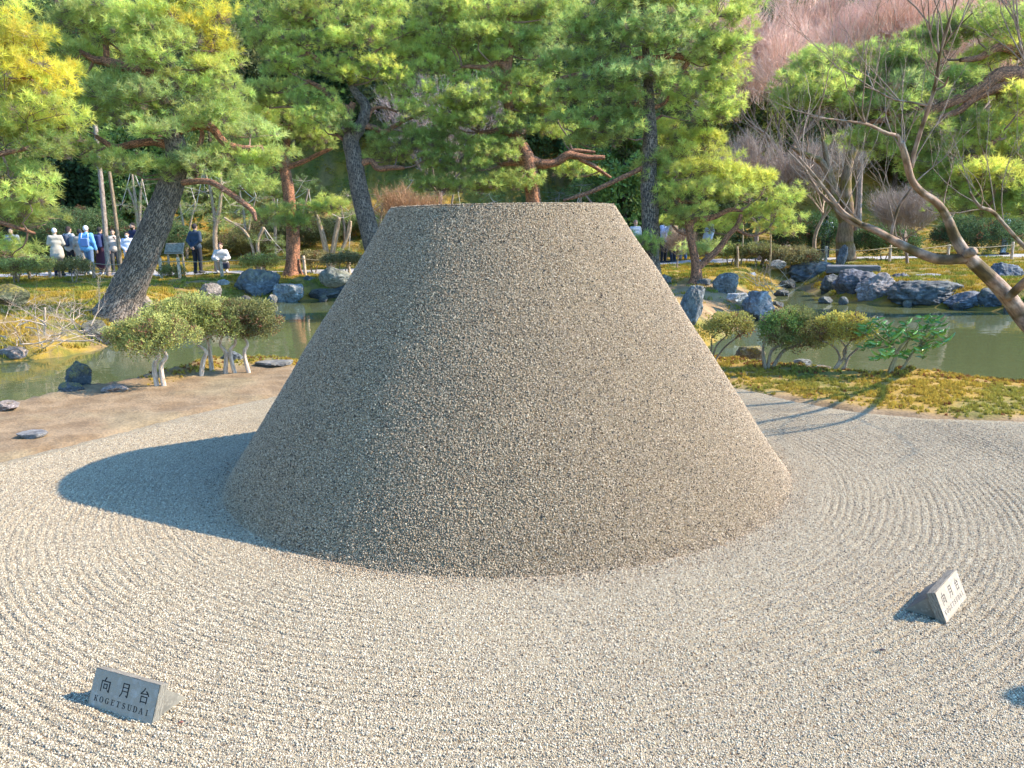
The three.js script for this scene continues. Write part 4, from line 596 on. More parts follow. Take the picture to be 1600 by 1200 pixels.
{ // the glossy broad-leaved shrub, every leaf its own
  const d = 8.15, b = onLand(1400, 584, d), t = thing('broadleaf_shrub', 'glossy green broad-leaved shrub with two pale stems, rightmost on the right bank', 'shrub', b);
  const lm = [[0.11, 0.27, 0.05], [0.15, 0.34, 0.06], [0.08, 0.22, 0.05], [0.24, 0.42, 0.09]].map((c) => new THREE.MeshPhysicalMaterial({ color: rgb(...c), roughness: 0.32, side: THREE.DoubleSide, transmission: 0.2, thickness: 0 }));
  const lg = []; for (let v = 0; v < 3; v++) { const s = new THREE.PlaneGeometry(0.030, 0.080, 2, 4), p = s.attributes.position; for (let i = 0; i < p.count; i++) { const y = p.getY(i) / 0.08 + 0.5, x = p.getX(i); p.setXYZ(i, x * Math.max(0.03, Math.sin(Math.PI * Math.pow(y, 0.8)) ** 0.8), y * 0.08, Math.abs(x) * 0.55 - 0.03 * y * y * (1 + v * 0.5)); } s.computeVertexNormals(); lg.push(s); }
  const ends = [];
  for (const l of [[[1388, 584], [1394, 568], [1400, 552], [1396, 540]], [[1404, 584], [1414, 570], [1426, 552], [1438, 538]], [[1392, 582], [1398, 565], [1405, 545], [1420, 530]]]) { const p = l.map(([x, y]) => P(x, y, d)); p[0].y = b.y - 0.04; new MB(b).tube(p, [0.02, 0.017, 0.014, 0.01], 8, { step: 0.03, wob: 0.25, col: [0.75, 0.68, 0.38] }).build('stem', M.paleBark, t); ends.push(p.at(-1)); }
  const tw = new MB(b);
  const sprigs = [[1365, 515], [1355, 530], [1372, 545], [1380, 520], [1390, 505], [1398, 530], [1405, 515], [1415, 500], [1420, 525], [1432, 510], [1440, 530], [1450, 505], [1452, 520], [1466, 500], [1470, 518], [1478, 514], [1462, 530], [1385, 550], [1400, 550], [1425, 545], [1360, 505], [1343, 508], [1375, 500], [1440, 500], [1445, 540], [1410, 540], [1458, 492], [1382, 535], [1370, 528]];
  for (const [x, y] of sprigs) for (let rep = 0; rep < 2; rep++) {
    const c = P(x + gauss() * 8, y + 5 + gauss() * 10, d + gauss() * 0.22); let e = ends[0]; for (const q of ends) if (q.distanceTo(c) < e.distanceTo(c)) e = q;
    tw.tube([e, e.clone().lerp(c, 0.5).add(V(0, -0.02, 0)), c], [0.007, 0.005, 0.003], 5, { step: 0.05, col: [0.55, 0.6, 0.3] });
    for (let k = 0; k < 5; k++) { const m = new THREE.Mesh(pick(lg), pick(lm)); m.name = 'leaf'; m.castShadow = m.receiveShadow = true; m.position.copy(c).sub(b).add(V(gauss() * 0.012, -0.012 * k, gauss() * 0.012)); const A = k * 2.4 + R(), el = rr(-0.15, 0.6); m.quaternion.setFromUnitVectors(UP, V(Math.cos(A) * Math.cos(el), Math.sin(el), Math.sin(A) * Math.cos(el))); m.rotateY(rr(-0.5, 0.5)); m.scale.setScalar(rr(0.8, 1.15)); t.add(m); }
  }
  tw.build('twigs', M.paleBark, t, 'stuff');
}
// garden shrubs along the far path
function farShrub(label, x, d, w, h, tint, lift = 0.35) {
  const b = onLand(x, 410, d), px = (m) => m / d * 1200, yb = (() => { const v = b.clone().project(camera); return (1 - v.y) * 600; })();
  const W = px(w), Hh = px(h), L = px(lift), pads = [[x, yb - L - Hh * 0.5, W * 0.5, Hh * 0.5], [x - W * 0.28, yb - L - Hh * 0.4, W * 0.32, Hh * 0.35, 0.2], [x + W * 0.3, yb - L - Hh * 0.42, W * 0.3, Hh * 0.36, -0.2]];
  return shrub({ name: 'garden_shrub', label, d, base: b, pads, tint, stems: [[[x - 2, yb], [x - 4, yb - L * 0.6], [x - 5, yb - L]], [[x + 2, yb], [x + 5, yb - L * 0.6], [x + 7, yb - L]]], leaf: AZALEA, ls: 2.4, dens: 0.22, stemCol: [0.8, 0.7, 0.58] });
}
farShrub('flat olive shrub behind the rope fence at the far left', 25, 25.6, 2.2, 0.55, OL, 0.35);
farShrub('low olive shrub in front of the man in the light blue jacket', 116, 25.6, 0.95, 0.4, [0.2, 0.18, 0.05], 0.35);
farShrub('small light shrub under the information board', 268, 26.5, 0.7, 0.35, [0.2, 0.2, 0.05], 0.05);
farShrub('dark low shrub at the foot of the slim red pine', 490, 27.5, 1.1, 0.45, BRN, 0.35);
farShrub('brownish flat shrub on a post-like stem beside the cone', 535, 25.5, 1.2, 0.4, BRN, 0.45);
farShrub('olive shrub between the crouching person and the slim red pine', 405, 26.4, 1.2, 0.4, OL, 0.3);
farShrub('rounded shrub on the moss right of the red V-forked pine', 1140, 28, 1.2, 0.5, OLG, 0.3);
farShrub('dark flat shrub left of the old mossy tree', 1185, 27.5, 1.4, 0.5, [0.2, 0.2, 0.06], 0.3);
farShrub('wide flat-topped shrub below the end of the V-forked pine', 1240, 27, 1.7, 0.6, BRN, 0.3);
farShrub('dark green bush beside the old mossy tree', 1380, 30, 2.4, 1.1, [0.09, 0.15, 0.04], 0.3);
farShrub('dark evergreen bush behind the slender bare tree', 1265, 33, 2.6, 1.8, [0.06, 0.12, 0.035], 0.2);
farShrub('dark evergreen bush behind the visitors at far left', 120, 34, 4.2, 2.2, [0.09, 0.14, 0.04], 0.1);
farShrub('dark green bush behind the leaning pine trunk', 245, 33, 2.6, 1.6, [0.1, 0.16, 0.05], 0.3);
farShrub('mossy-looking low bush on the slope above the crouching person', 380, 34, 3, 0.9, [0.26, 0.23, 0.06], 0.15);
farShrub('dark evergreen bush beyond the visitors at far right', 1530, 33, 3.4, 1.6, [0.09, 0.15, 0.05], 0.2);
farShrub('dark bush behind the two photographing visitors', 1075, 35, 3.4, 1.7, [0.08, 0.13, 0.04], 0.3);
[[300, 36.5, 2.4, 0.8], [420, 38, 2.8, 1.0], [560, 38.5, 3, 1.1], [610, 33, 2.2, 0.8], [680, 34.5, 2.6, 1], [760, 37, 3, 1.2], [900, 36, 2.6, 1.1], [965, 33, 2.2, 0.9]].forEach(([x, d, w, h], i) => farShrub('low olive-green bush on the mossy slope behind the big pines', x, d, w, h, pick([OL, OLG, BRN, [0.14, 0.2, 0.06]]), 0.2).userData.group = 'low bushes on the mossy slope');
farShrub('dark bush left of the slender angled tree', 470, 36, 3.2, 1.2, [0.14, 0.16, 0.05], 0.2);
// ------------------------------------------------------------------ rocks
function rockGeo(sx, sy, sz, cuts, rough, tint, moss, flat) {
  const g0 = new THREE.IcosahedronGeometry(1, 22); g0.deleteAttribute('normal'); g0.deleteAttribute('uv'); const g = mergeVertices(g0, 1e-4), p = g.attributes.position, pl = [];
  for (let k = 0; k < cuts; k++) pl.push([V(gauss(), gauss() * 0.8, gauss()).normalize(), rr(0.62, 0.95)]);
  if (flat) pl.push([V(gauss() * 0.08, 1, gauss() * 0.08).normalize(), flat]);
  const s0 = R() * 90, col = [], uv = [], v = V(0, 0, 0);
  for (let i = 0; i < p.count; i++) {
    v.fromBufferAttribute(p, i).normalize(); let r = 1.05; for (const [n, q] of pl) { const c = n.dot(v); if (c > 0.05) r = Math.min(r, q / c); }
    const a = fbm(v.x * 1.6 + s0, v.y * 1.6, v.z * 1.6, 4), b = Math.abs(fbm(v.x * 4 + s0, v.y * 4, v.z * 4, 4)), e = fbm(v.x * 9, v.y * 9 + s0, v.z * 9, 3);
    r *= 1 + rough * (a * 0.5 - b * 0.35 + e * 0.12); p.setXYZ(i, v.x * r * sx, v.y * r * sy, v.z * r * sz);
    const m = moss * sst(0.1, 0.7, v.y + a) * sst(0.4, 0.6, 0.5 + e + a * 0.5), li = sst(0.12, 0.35, fbm(v.x * 3.3 + s0, v.y * 3.3, v.z * 3.3 + 5, 4));
    let c = mixc(tint, tint.map((z) => z * 1.9 + 0.06), li * 0.8); c = c.map((z) => z * (0.85 + 0.7 * e)); c = mixc(c, [0.30, 0.24, 0.04], m); col.push(...c); uv.push(v.x * sx + v.z * sz * 0.7, v.y * sy + v.z * sz * 0.5);
  }
  g.setAttribute('color', new THREE.Float32BufferAttribute(col, 3)); g.setAttribute('uv', new THREE.Float32BufferAttribute(uv, 2)); g.computeVertexNormals(); return g;
}
const BLUE = [0.15, 0.16, 0.165], GREY = [0.26, 0.245, 0.225], TAN = [0.38, 0.30, 0.24], DARK = [0.10, 0.10, 0.10], PINKR = [0.35, 0.27, 0.225];
// pixel box of the rock (centre x, foot y, width, height), level of its foot, tint
function rock(label, x, y, w, h, level, tint, { moss = 0.2, cuts = 9, rough = 0.5, flat = 0, sink = 0.25, deep = 0.8, lean = 0, turn = 0, name = 'rock', d } = {}) {
  const c = d ? P(x, y, d) : G(x, y, level), dd = -c.z, W = w / 1200 * dd, Hh = h / 1200 * dd, g = rockGeo(W * 0.5, Hh * (0.5 + sink * 0.5), W * 0.5 * deep, cuts, rough, tint, moss, flat);
  g.computeBoundingBox(); const bb = g.boundingBox, sx = W / (bb.max.x - bb.min.x), sy = Hh * (1 + sink) / (bb.max.y - bb.min.y), sz = W * deep / (bb.max.z - bb.min.z); g.translate(-(bb.max.x + bb.min.x) / 2, -bb.min.y, -(bb.max.z + bb.min.z) / 2); g.scale(sx, sy, sz);
  const m = addMesh(name, g, M.rock, scene); m.position.set(c.x, c.y - Hh * sink, c.z - W * 0.06 * deep); m.rotation.set(0, turn, lean); return tag(m, label, 'rock');
}
const WL = WATER;
rock('upright dark rock with brown moss at its foot on the near left bank', 128, 606, 42, 44, 0, DARK, { moss: 0.5, lean: 0.1, cuts: 10, rough: 0.6 });
rock('mossy low boulder attached to the upright dark rock at near left', 112, 612, 46, 16, 0, DARK, { moss: 1, rough: 0.3 });
rock('pale flat stone at the water at the left edge of the frame', 12, 640, 42, 14, 0, PINKR, { flat: 0.5 });
rock('pale knobbly stone in the soil right of the upright dark rock', 180, 612, 42, 11, 0, PINKR, { moss: 0.2 });
rock('flat grey paving stone lying in the soil at lower left', 52, 683, 46, 9, 0, GREY, { flat: 0.35, moss: 0.05, rough: 0.25 });
rock('small grey triangular rock under the dark azalea', 364, 568, 34, 20, 0, BLUE, { moss: 0 });
rock('low grey slab at the bank edge beside the cone on the left', 425, 572, 60, 7, 0, GREY, { flat: 0.5 });
rock('pale tan rock, leftmost on the far left shore', 330, 466, 34, 24, 0, TAN, { d: 20.5, moss: 0.1 });
rock('pale grey rock next to the dark blue rock on the far left shore', 352, 470, 34, 34, WL, [0.45, 0.42, 0.39], { moss: 0.1 });
rock('big blue-grey rock with pale top on the far left shore', 402, 470, 70, 50, WL, BLUE, { moss: 0.25, cuts: 12 });
rock('low blocky grey rock at the waterline right of the big blue-grey rock', 452, 471, 48, 28, WL, [0.33, 0.35, 0.35], { flat: 0.6 });
rock('small upright blue rock at the waterline near the cone on the left', 486, 464, 26, 34, WL, BLUE, { moss: 0.2 });
rock('flat dark ledge rock at the waterline beside the cone', 508, 468, 50, 17, WL, DARK, { flat: 0.6 });
rock('round lichen-covered boulder on the far shore by the cone', 524, 444, 50, 28, 0, [0.26, 0.25, 0.2], { d: 23.6, moss: 0.3, rough: 0.3, cuts: 5 });
rock('dark boulder half hidden by the cone at the left waterline', 538, 466, 36, 34, WL, BLUE, { moss: 0.2 });
rock('dark boulder under the foot of the leaning pine', 152, 540, 52, 40, WL, DARK, { moss: 0.4 });
rock('pale brown stone just right of the foot of the leaning pine', 222, 486, 36, 26, 0, TAN, { d: 17.3, moss: 0.2 });
rock('mossy dark mound stone at the left edge of the far bank', 12, 472, 60, 28, 0, [0.1, 0.11, 0.05], { d: 15.5, moss: 0.9, rough: 0.3, cuts: 4 });
[['small pale rubble stone at far left shore, nearest the frame edge', 15, 520, 30, 20], ['small pale rubble stone at far left shore beneath the dead branches', 60, 545, 40, 18], ['small pinkish rubble stone at far left shore beside the dark boulder', 105, 545, 34, 16], ['pale rubble stone at far left waterline at the frame edge', 20, 560, 42, 18]].forEach(([l, x, y, w, h]) => rock(l, x, y, w, h, WL + 0.03, PINKR, { moss: 0.1 }));
rock('tall leaning slab rock standing against the right flank of the cone', 1072, 505, 38, 62, -0.1, [0.22, 0.22, 0.21], { lean: -0.22, moss: 0.15, cuts: 10, deep: 0.6, sink: 0.15 });
rock('rounded grey boulder with pale ridge right of the V-forked pine', 1134, 460, 42, 34, 0, [0.24, 0.22, 0.20], { d: 18.5, moss: 0.05 });
rock('smooth blue-grey sloping slab behind the rounded grey boulder', 1168, 452, 30, 26, WL, [0.34, 0.37, 0.42], { moss: 0, rough: 0.2, flat: 0.7 });
rock('flat pale stone beside the blocky dark-striped rock', 1152, 470, 34, 12, 0, [0.45, 0.43, 0.4], { d: 16.8, flat: 0.5, moss: 0 });
rock('blocky grey rock with dark stripes at the right waterline', 1184, 494, 52, 40, -0.42, [0.3, 0.29, 0.29], { moss: 0.05, cuts: 12, flat: 0.75 });
rock('low dark stone at the base of the V-forked pine, waterside', 1100, 447, 22, 12, 0, BLUE, { d: 19.4 });
rock('small grey stone left of the V-forked pine beside the cone', 1038, 442, 22, 14, 0, GREY, { d: 20 });
rock('long blue-grey rock at the back of the inlet', 1270, 446, 82, 38, WL, BLUE, { moss: 0.15, cuts: 11 });
rock('brown-topped boulder on the moss above the inlet', 1215, 418, 26, 12, 0, GREY, { d: 25, moss: 0.3 });
rock('dark rough boulder under the stone bridge at the waterline', 1335, 468, 70, 48, WL, [0.15, 0.15, 0.18], { moss: 0.1, cuts: 11 });
rock('pinkish grey cracked boulder at the waterline in front of the bridge', 1368, 472, 67, 46, WL, [0.33, 0.29, 0.28], { moss: 0.05, cuts: 13 });
rock('small dark purple rock right of the pinkish cracked boulder', 1406, 464, 46, 38, WL, [0.2, 0.19, 0.21], { moss: 0.1 });
rock('long pale-topped rock on the mossy slope at right', 1446, 444, 50, 16, -0.15, [0.34, 0.32, 0.32], { moss: 0.1, flat: 0.7 });
rock('wide teal-grey flat rock at the right waterline', 1448, 476, 125, 39, WL, BLUE, { moss: 0.1, cuts: 11, flat: 0.8 });
rock('low dark blue rock at the right waterline below the cherry limb', 1518, 482, 73, 27, WL, [0.17, 0.2, 0.25], { moss: 0.1 });
rock('dark blue-black rock in the shade behind the cherry trunk', 1568, 446, 60, 36, -0.2, [0.12, 0.15, 0.19], { moss: 0.1, cuts: 11 });
rock('dark rock at the right waterline nearest the cherry trunk', 1552, 484, 62, 36, WL, [0.13, 0.15, 0.18], { moss: 0.2 });
rock('dark flat-topped rock filling the gap left of the wide teal-grey rock', 1422, 474, 44, 26, WL, DARK, { moss: 0.3 });
rock('blue-grey lump of rock between the inlet rock and the bridge boulder', 1300, 462, 44, 34, WL, BLUE, { moss: 0.15 });
rock('dark rock with mossy top rising behind the wide teal-grey rock', 1490, 466, 62, 30, WL, DARK, { moss: 0.7 });
rock('mossy brown stone beside the large azalea on the right bank', 1172, 562, 46, 24, -0.04, [0.2, 0.15, 0.08], { moss: 0.9, rough: 0.35 });
rock('small grey stone on the right bank between two azaleas', 1254, 572, 32, 11, 0, [0.24, 0.25, 0.25], { moss: 0.3 });
rock('flat brown stone under the yellow azalea', 1282, 578, 30, 7, 0, TAN, { flat: 0.5 });
const small = [], gs = 'small stones edging the far bank'; // small stones all along the waterline
for (const [x, y] of [[1232, 450], [1290, 474], [1318, 476], [1418, 479], [1496, 484], [1580, 489], [1212, 480], [1222, 462], [1196, 501], [1150, 508], [505, 472], [425, 474], [382, 475], [545, 470]]) rock('small grey stone among the larger rocks at the far waterline', x, y, rr(14, 26), rr(8, 15), WL, pick([BLUE, GREY, DARK]), { moss: 0.3 }).userData.group = gs;
{ // stone slab bridge and the standing stone on it
  const a = P(1290, 421, 25.2), b = P(1374, 421, 24.6), L = a.distanceTo(b), g = new RoundedBoxGeometry(L, 0.24, 0.9, 3, 0.05), p = g.attributes.position;
  for (let i = 0; i < p.count; i++) { const x = p.getX(i), y = p.getY(i), z = p.getZ(i), k = 0.05 * fbm(x * 2, y * 2, z * 2 + 3); p.setXYZ(i, x + k, y + k, z + k); } g.computeVertexNormals();
  const g2 = g.clone(); g2.setAttribute('color', new THREE.Float32BufferAttribute(new Float32Array(p.count * 3).fill(0.2), 3));
  const m = addMesh('stone_bridge', g2, M.rock, scene); m.position.copy(a).lerp(b, 0.5); m.rotation.y = Math.atan2(-(b.z - a.z), b.x - a.x); tag(m, 'flat grey stone slab bridge lying across the rocks at right', 'bridge');
  rock('narrow leaning standing stone behind the slab bridge', 1312, 412, 16, 30, 0, BLUE, { d: 26, lean: -0.2, moss: 0 });
}
// ------------------------------------------------------------------ moss: short blades in cushions on the banks
{
  const bl = (n, L, w, sp) => { const t = []; for (let i = 0; i < n; i++) { const o = V(gauss() * sp, 0, gauss() * sp), d = V(gauss() * 0.5, 1, gauss() * 0.5).normalize(), s = V(gauss(), 0, gauss()).normalize().multiplyScalar(w), l = L * rr(0.5, 1.2); t.push([o.clone().add(s).toArray(), o.clone().sub(s).toArray(), o.clone().addScaledVector(d, l).toArray()]); } return triGeo(t); };
  const near = [], far = [];
  for (let k = 0; k < 90000 && near.length < 34000; k++) {
    const x = rr(-5, 8.5), d = rr(5.6, 10), sp = sdPoly(pond, x, d), sg = sdPoly(gravelEdge, x, d); if (sp < 0.02 || sg < 0.06 || Math.abs(x) > d * 0.75 + 0.4) continue;
    const a = fbm(x * 1.1, d * 1.1, 11) + 0.5, cl = fbm(x * 5, d * 5, 31) + 0.5, m = x > 1.2 ? sst(0.1, 0.4, sg + (a - 0.5) * 0.6) * sst(1.7, 2.7, x) : sst(0.6, 0.3, sp + (a - 0.5) * 0.5) * sst(-4.4, -3.4, x); if (R() > m * sst(0.3, 0.6, cl) + (x > 1 ? 0.015 : 0)) continue;
    const c = R() < (sp < 0.45 ? 0.3 : 0.02) ? [0.22, 0.08, 0.03] : mixc([0.44, 0.31, 0.045], [0.31, 0.27, 0.045], sst(0.45, 0.7, a)), v = rr(0.7, 1.3);
    near.push([V(x, height(x, d, sp, sg) - 0.004, -d), V(gauss() * 0.25, 1, gauss() * 0.25).normalize(), rr(0.6, 1.3), c.map((z) => z * v)]);
  }
  for (let k = 0; k < 200000 && far.length < 50000; k++) {
    const d = rr(13, 50), x = rr(-0.72, 0.72) * d; if (Math.abs(d - pathMid(x)) < 1.15) continue; const sp = d < 27 ? sdPoly(pond, x, d) : 3; if (sp < 0.15) continue;
    const a = fbm(x * 1.1, d * 1.1, 11) + 0.5, cl = fbm(x * 1.6, d * 1.6, 31) + 0.5; if (R() > sst(0.35, 0.6, cl)) continue; if (Math.hypot(x - prom[0], (d - prom[1] + 4) * 0.7) < 2.6 && R() < 0.85) continue;
    const c = mixc([0.40, 0.27, 0.035], [0.23, 0.24, 0.035], sst(0.4, 0.62, a)), v = rr(0.65, 1.3); far.push([V(x, height(x, d, sp, 9) - 0.01, -d), V(gauss() * 0.25, 1, gauss() * 0.25).normalize(), rr(0.6, 1.4), c.map((z) => z * v)]);
  }
  for (const [l, g, name, label] of [[near, bl(16, 0.03, 0.004, 0.02), 'moss', 'golden and reddish moss cushions on the near bank of the pond'], [far, bl(16, 0.075, 0.011, 0.07), 'moss', 'yellow-green moss covering the far bank and slope']]) { const m = scatter(name, g, M.blade, l, scene, V(0, 0, 0)); m.userData.label = label; m.userData.category = 'moss'; }
}
// ------------------------------------------------------------------ dead branches by the water
function deadBranches(label, x0, y0, x1, y1, d, n, len, r = 0.022) {
  const b = P((x0 + x1) / 2, y1, d), t = thing('dead_branch_heap', label, 'branches', b), tips = [];
  for (let k = 0; k < n; k++) { const mb = new MB(b), s = P(rr(x0, x1), rr(y0, y1), d + gauss() * 0.5); branchOut(mb, s, V(gauss(), 0.12 + gauss() * 0.25, gauss() * 0.5).normalize(), len * rr(0.6, 1.2), r * rr(0.5, 1), 3, [1.3, 1.2, 1.1], tips, 0.9, 0.12); mb.build('branch', M.paleBark, t); }
}
deadBranches('tangle of bleached dead branches at the water on the far left', 0, 505, 150, 545, 13.2, 30, 0.5, 0.016);
deadBranches('thin dead twigs on the soil in front of the leaning pine', 20, 470, 165, 505, 15.5, 18, 0.5, 0.010);
deadBranches('bleached driftwood twigs beside the blocky striped rock', 1175, 445, 1240, 462, 17.5, 16, 0.4, 0.011);
tag(new MB().tube([P(70, 524, 13.4), P(70, 480, 13.4)], [0.022, 0.018], 8, { col: [1.1, 1, 0.85] }).build('wooden_stake', M.paleBark, scene), 'pale upright stake among the dead branches at far left', 'stake');
// ------------------------------------------------------------------ posts, ropes and poles
function ropeFence(label, posts, d, hgt, group, rope = true, dark = false) {
  const pts = posts.map(([x, o = 0]) => onLand(x, 410, d + o)), t = thing('rope_fence', label, 'fence', pts[0]), o = t.position;
  pts.forEach((p) => { const h = hgt * rr(0.92, 1.08); new MB(o).tube([p.clone().add(V(0, -0.2, 0)), p.clone().add(V(gauss() * 0.03, h, 0))], [0.055, 0.05], 9, { step: 0.2, wob: 0.08, col: dark ? [0.75, 0.7, 0.65] : [1.3, 1.2, 1.05] }).build('post', M.paleBark, t); });
  if (rope) for (let k = 0; k < pts.length - 1; k++) for (const f of [0.86, 0.5].slice(0, hgt > 0.6 && !dark ? 1 : 2)) { const a = pts[k].clone().add(V(0, hgt * f, 0.05)), b = pts[k + 1].clone().add(V(0, hgt * f, 0.05)), m = a.clone().lerp(b, 0.5); m.y -= 0.03 * a.distanceTo(b); new MB(o).tube([a, m, b], [0.013, 0.013, 0.013], 6, { step: 0.15 }).build('rope', M.rope, t); }
}
ropeFence('rope fence with dark posts along the near side of the path at far left', [[-30], [22], [44], [92], [144], [206, -0.3]], 26.6, 0.62, null, true, true);
ropeFence('rope fence with pale posts behind the white-haired visitor at far left', [[-40, 1], [76], [116], [131, 0.2]], 27.3, 0.72);
ropeFence('rope fence with pale posts in front of the man in the dark suit', [[250], [279, -0.2], [345], [412], [476], [545]], 26.4, 0.66);
ropeFence('rope fence along the path on the right far bank', [[1090, 1], [1150, 0.5], [1192, 0], [1290, 0], [1390, 0.6], [1480, 1], [1580, 1.4]], 27.6, 0.66);
function pole(label, x0, y0, x1, y1, d, r, col = [0.75, 0.72, 0.7]) { const a = onLand(x1, y1, d), b = P(x0, y0, d); const m = new MB().tube([a.clone().add(V(0, -0.2, 0)), a.clone().lerp(b, 0.5).add(V(0.03, 0, 0)), b], [r, r * 0.95, r * 0.85], 9, { step: 0.25, wob: 0.06, col }).build('support_pole', M.paleBark, scene); return tag(m, label, 'pole'); }
pole('long grey support pole leaning behind the man in light blue', 149, 195, 166, 400, 27.2, 0.085);
pole('thinner brown support pole right of the long grey one', 171, 268, 187, 405, 27.4, 0.065, [0.62, 0.55, 0.42]);
pole('thin pale bamboo stake right of the V-forked pine', 1204, 360, 1203, 405, 26.5, 0.03, [1, 0.85, 0.55]);
pole('short pale stake on the moss between the shrubs at right', 1152, 385, 1152, 408, 26.8, 0.04, [1, 0.85, 0.6]);
pole('thin bamboo prop under the low limb of the V-forked pine', 1161, 352, 1158, 395, 27.5, 0.03, [0.95, 0.85, 0.6]);
{ // information board on a wooden stand
  const b = onLand(276, 420, 26.9), t = thing('information_board', 'grey slanted information board on a wooden stand right of the leaning trunk', 'information board', b);
  const bd = addMesh('board', new RoundedBoxGeometry(0.56, 0.36, 0.03, 2, 0.01), std({ map: stoneMap, color: rgb(0.3, 0.27, 0.2), roughness: 1 }), t); bd.position.set(0, 0.98, 0.04); bd.rotation.x = -0.6;
  const fr = addMesh('frame', new RoundedBoxGeometry(0.64, 0.44, 0.025, 2, 0.008), M.wood, t); fr.position.set(0, 0.962, 0.015); fr.rotation.x = -0.6;
  for (const [x, z] of [[-0.24, 0.02], [0.02, -0.16], [0.26, 0.02]]) new MB().tube([V(x * 1.05, -0.1, z), V(x, 0.93, z * 0.6)], [0.042, 0.036], 8, { wob: 0.1, col: [1, 0.9, 0.75] }).build('post', M.paleBark, t);
}
// ------------------------------------------------------------------ the two stone name plates
function strokes(g, list, x, y, s) { g.lineCap = 'round'; g.lineJoin = 'round'; for (const [w, ...pt] of list) { g.lineWidth = w * s * 1.35; g.beginPath(); g.moveTo(x + pt[0] * s, y + pt[1] * s); for (let i = 2; i < pt.length; i += 2) g.lineTo(x + pt[i] * s, y + pt[i + 1] * s); g.stroke(); } }
const KANJI = [
  [[0.085, 0.46, 0.0, 0.36, 0.2], [0.07, 0.1, 0.26, 0.1, 1.0], [0.06, 0.1, 0.26, 0.9, 0.26], [0.09, 0.9, 0.26, 0.9, 0.96], [0.06, 0.9, 0.97, 0.76, 0.88], [0.065, 0.34, 0.46, 0.34, 0.78], [0.05, 0.34, 0.47, 0.66, 0.47], [0.07, 0.66, 0.46, 0.66, 0.76], [0.05, 0.34, 0.75, 0.66, 0.75]],
  [[0.07, 0.26, 0.06, 0.26, 0.55, 0.22, 0.78, 0.08, 1.0], [0.06, 0.26, 0.06, 0.8, 0.06], [0.09, 0.8, 0.06, 0.8, 0.94], [0.06, 0.8, 0.96, 0.66, 0.88], [0.05, 0.28, 0.33, 0.78, 0.33], [0.05, 0.27, 0.59, 0.78, 0.59]],
  [[0.07, 0.46, 0.0, 0.36, 0.18, 0.14, 0.4], [0.055, 0.12, 0.41, 0.84, 0.36], [0.08, 0.64, 0.2, 0.78, 0.3, 0.9, 0.46], [0.07, 0.22, 0.58, 0.22, 1.0], [0.055, 0.22, 0.58, 0.78, 0.58], [0.08, 0.78, 0.58, 0.78, 1.0], [0.055, 0.22, 0.94, 0.78, 0.94]]];
function plateTexture() {
  const W = 1024, Hh = 440, c = document.createElement('canvas'); c.width = W; c.height = Hh; const g = c.getContext('2d');
  g.fillStyle = '#93846f'; g.fillRect(0, 0, W, Hh);
  for (let i = 0; i < 5200; i++) { const v = 90 + R() * 100; g.fillStyle = `rgba(${v},${v},${v * 0.98},0.22)`; const s = 2 + R() * 9; g.fillRect(R() * W, R() * Hh, s, s * rr(0.5, 1.5)); }
  for (let i = 0; i < 26; i++) { g.fillStyle = i % 5 === 0 ? 'rgba(178,140,96,0.10)' : 'rgba(220,220,222,0.10)'; g.beginPath(); g.ellipse(R() * W, R() * Hh, 20 + R() * 90, 10 + R() * 40, R() * 3, 0, 7); g.fill(); }
  g.strokeStyle = '#050507'; [0.125, 0.435, 0.735].forEach((f, i) => strokes(g, KANJI[i], W * f, Hh * 0.17, 160));
  g.fillStyle = '#08080b'; g.font = '700 92px serif'; g.textAlign = 'center'; const word = 'KOGETSUDAI'; for (let i = 0; i < word.length; i++) g.fillText(word[i], W * (0.1 + 0.8 * i / 9), Hh * 0.82);
  const t = new THREE.CanvasTexture(c); t.colorSpace = THREE.SRGBColorSpace; return t;
}
const plateTex = plateTexture();
function plate(label, x, d, turn) {
  const t = thing('stone_sign', label, 'sign', V(x, 0, -d)); t.rotation.y = turn; const le = 0.424, w = 0.311, h = 0.136, th = 0.036;
  const g = new RoundedBoxGeometry(w, h, th, 2, 0.0025); g.translate(0, h / 2, -th / 2); g.rotateX(-le); g.translate(0, -0.008, 0); addMesh('slab', g, M.stone, t);
  const f = new THREE.PlaneGeometry(w - 0.005, h - 0.005); f.translate(0, h / 2, 0.0022); f.rotateX(-le); f.translate(0, -0.008, 0); addMesh('inscription', f, std({ map: plateTex, roughness: 0.95 }), t);
  const sh = new THREE.Shape([[0, 0], [0.132, -0.005], [0.036, 0.092]].map(([a, b]) => new THREE.Vector2(a, b))); const e = new THREE.ExtrudeGeometry(sh, { depth: w * 0.94, bevelEnabled: true, bevelSize: 0.002, bevelThickness: 0.002, bevelSegments: 1 });
  e.rotateY(Math.PI / 2); e.translate(-w * 0.47, 0, -0.034); addMesh('prop', e, M.stone, t);
}
plate('grey stone name plate in the gravel at lower left, its face in shade', -1.409, 2.43, -0.3928);
plate('stone name plate in the gravel at right, its face bright in the sun', 1.924, 3.078, 0.7978);
// a few bits of debris on the gravel
for (const [l, x, y, s, c] of [['single dark brown leaf bit on the gravel below the right sign', 1378, 1015, 0.014, [0.1, 0.06, 0.05]], ['tiny reddish twig on the gravel right of the left sign', 283, 1128, 0.010, [0.4, 0.12, 0.07]]]) {
  const p = G(x, y, 0.012), m = new MB().tube([p.clone().add(V(-s, -0.003, 0)), p, p.clone().add(V(s, 0.002, s * 0.4))], [s * 0.12, s * 0.4, s * 0.1], 6, { step: 0.004 }).build('leaf_litter', std({ color: rgb(...c) }), scene); tag(m, l, 'leaf');
}
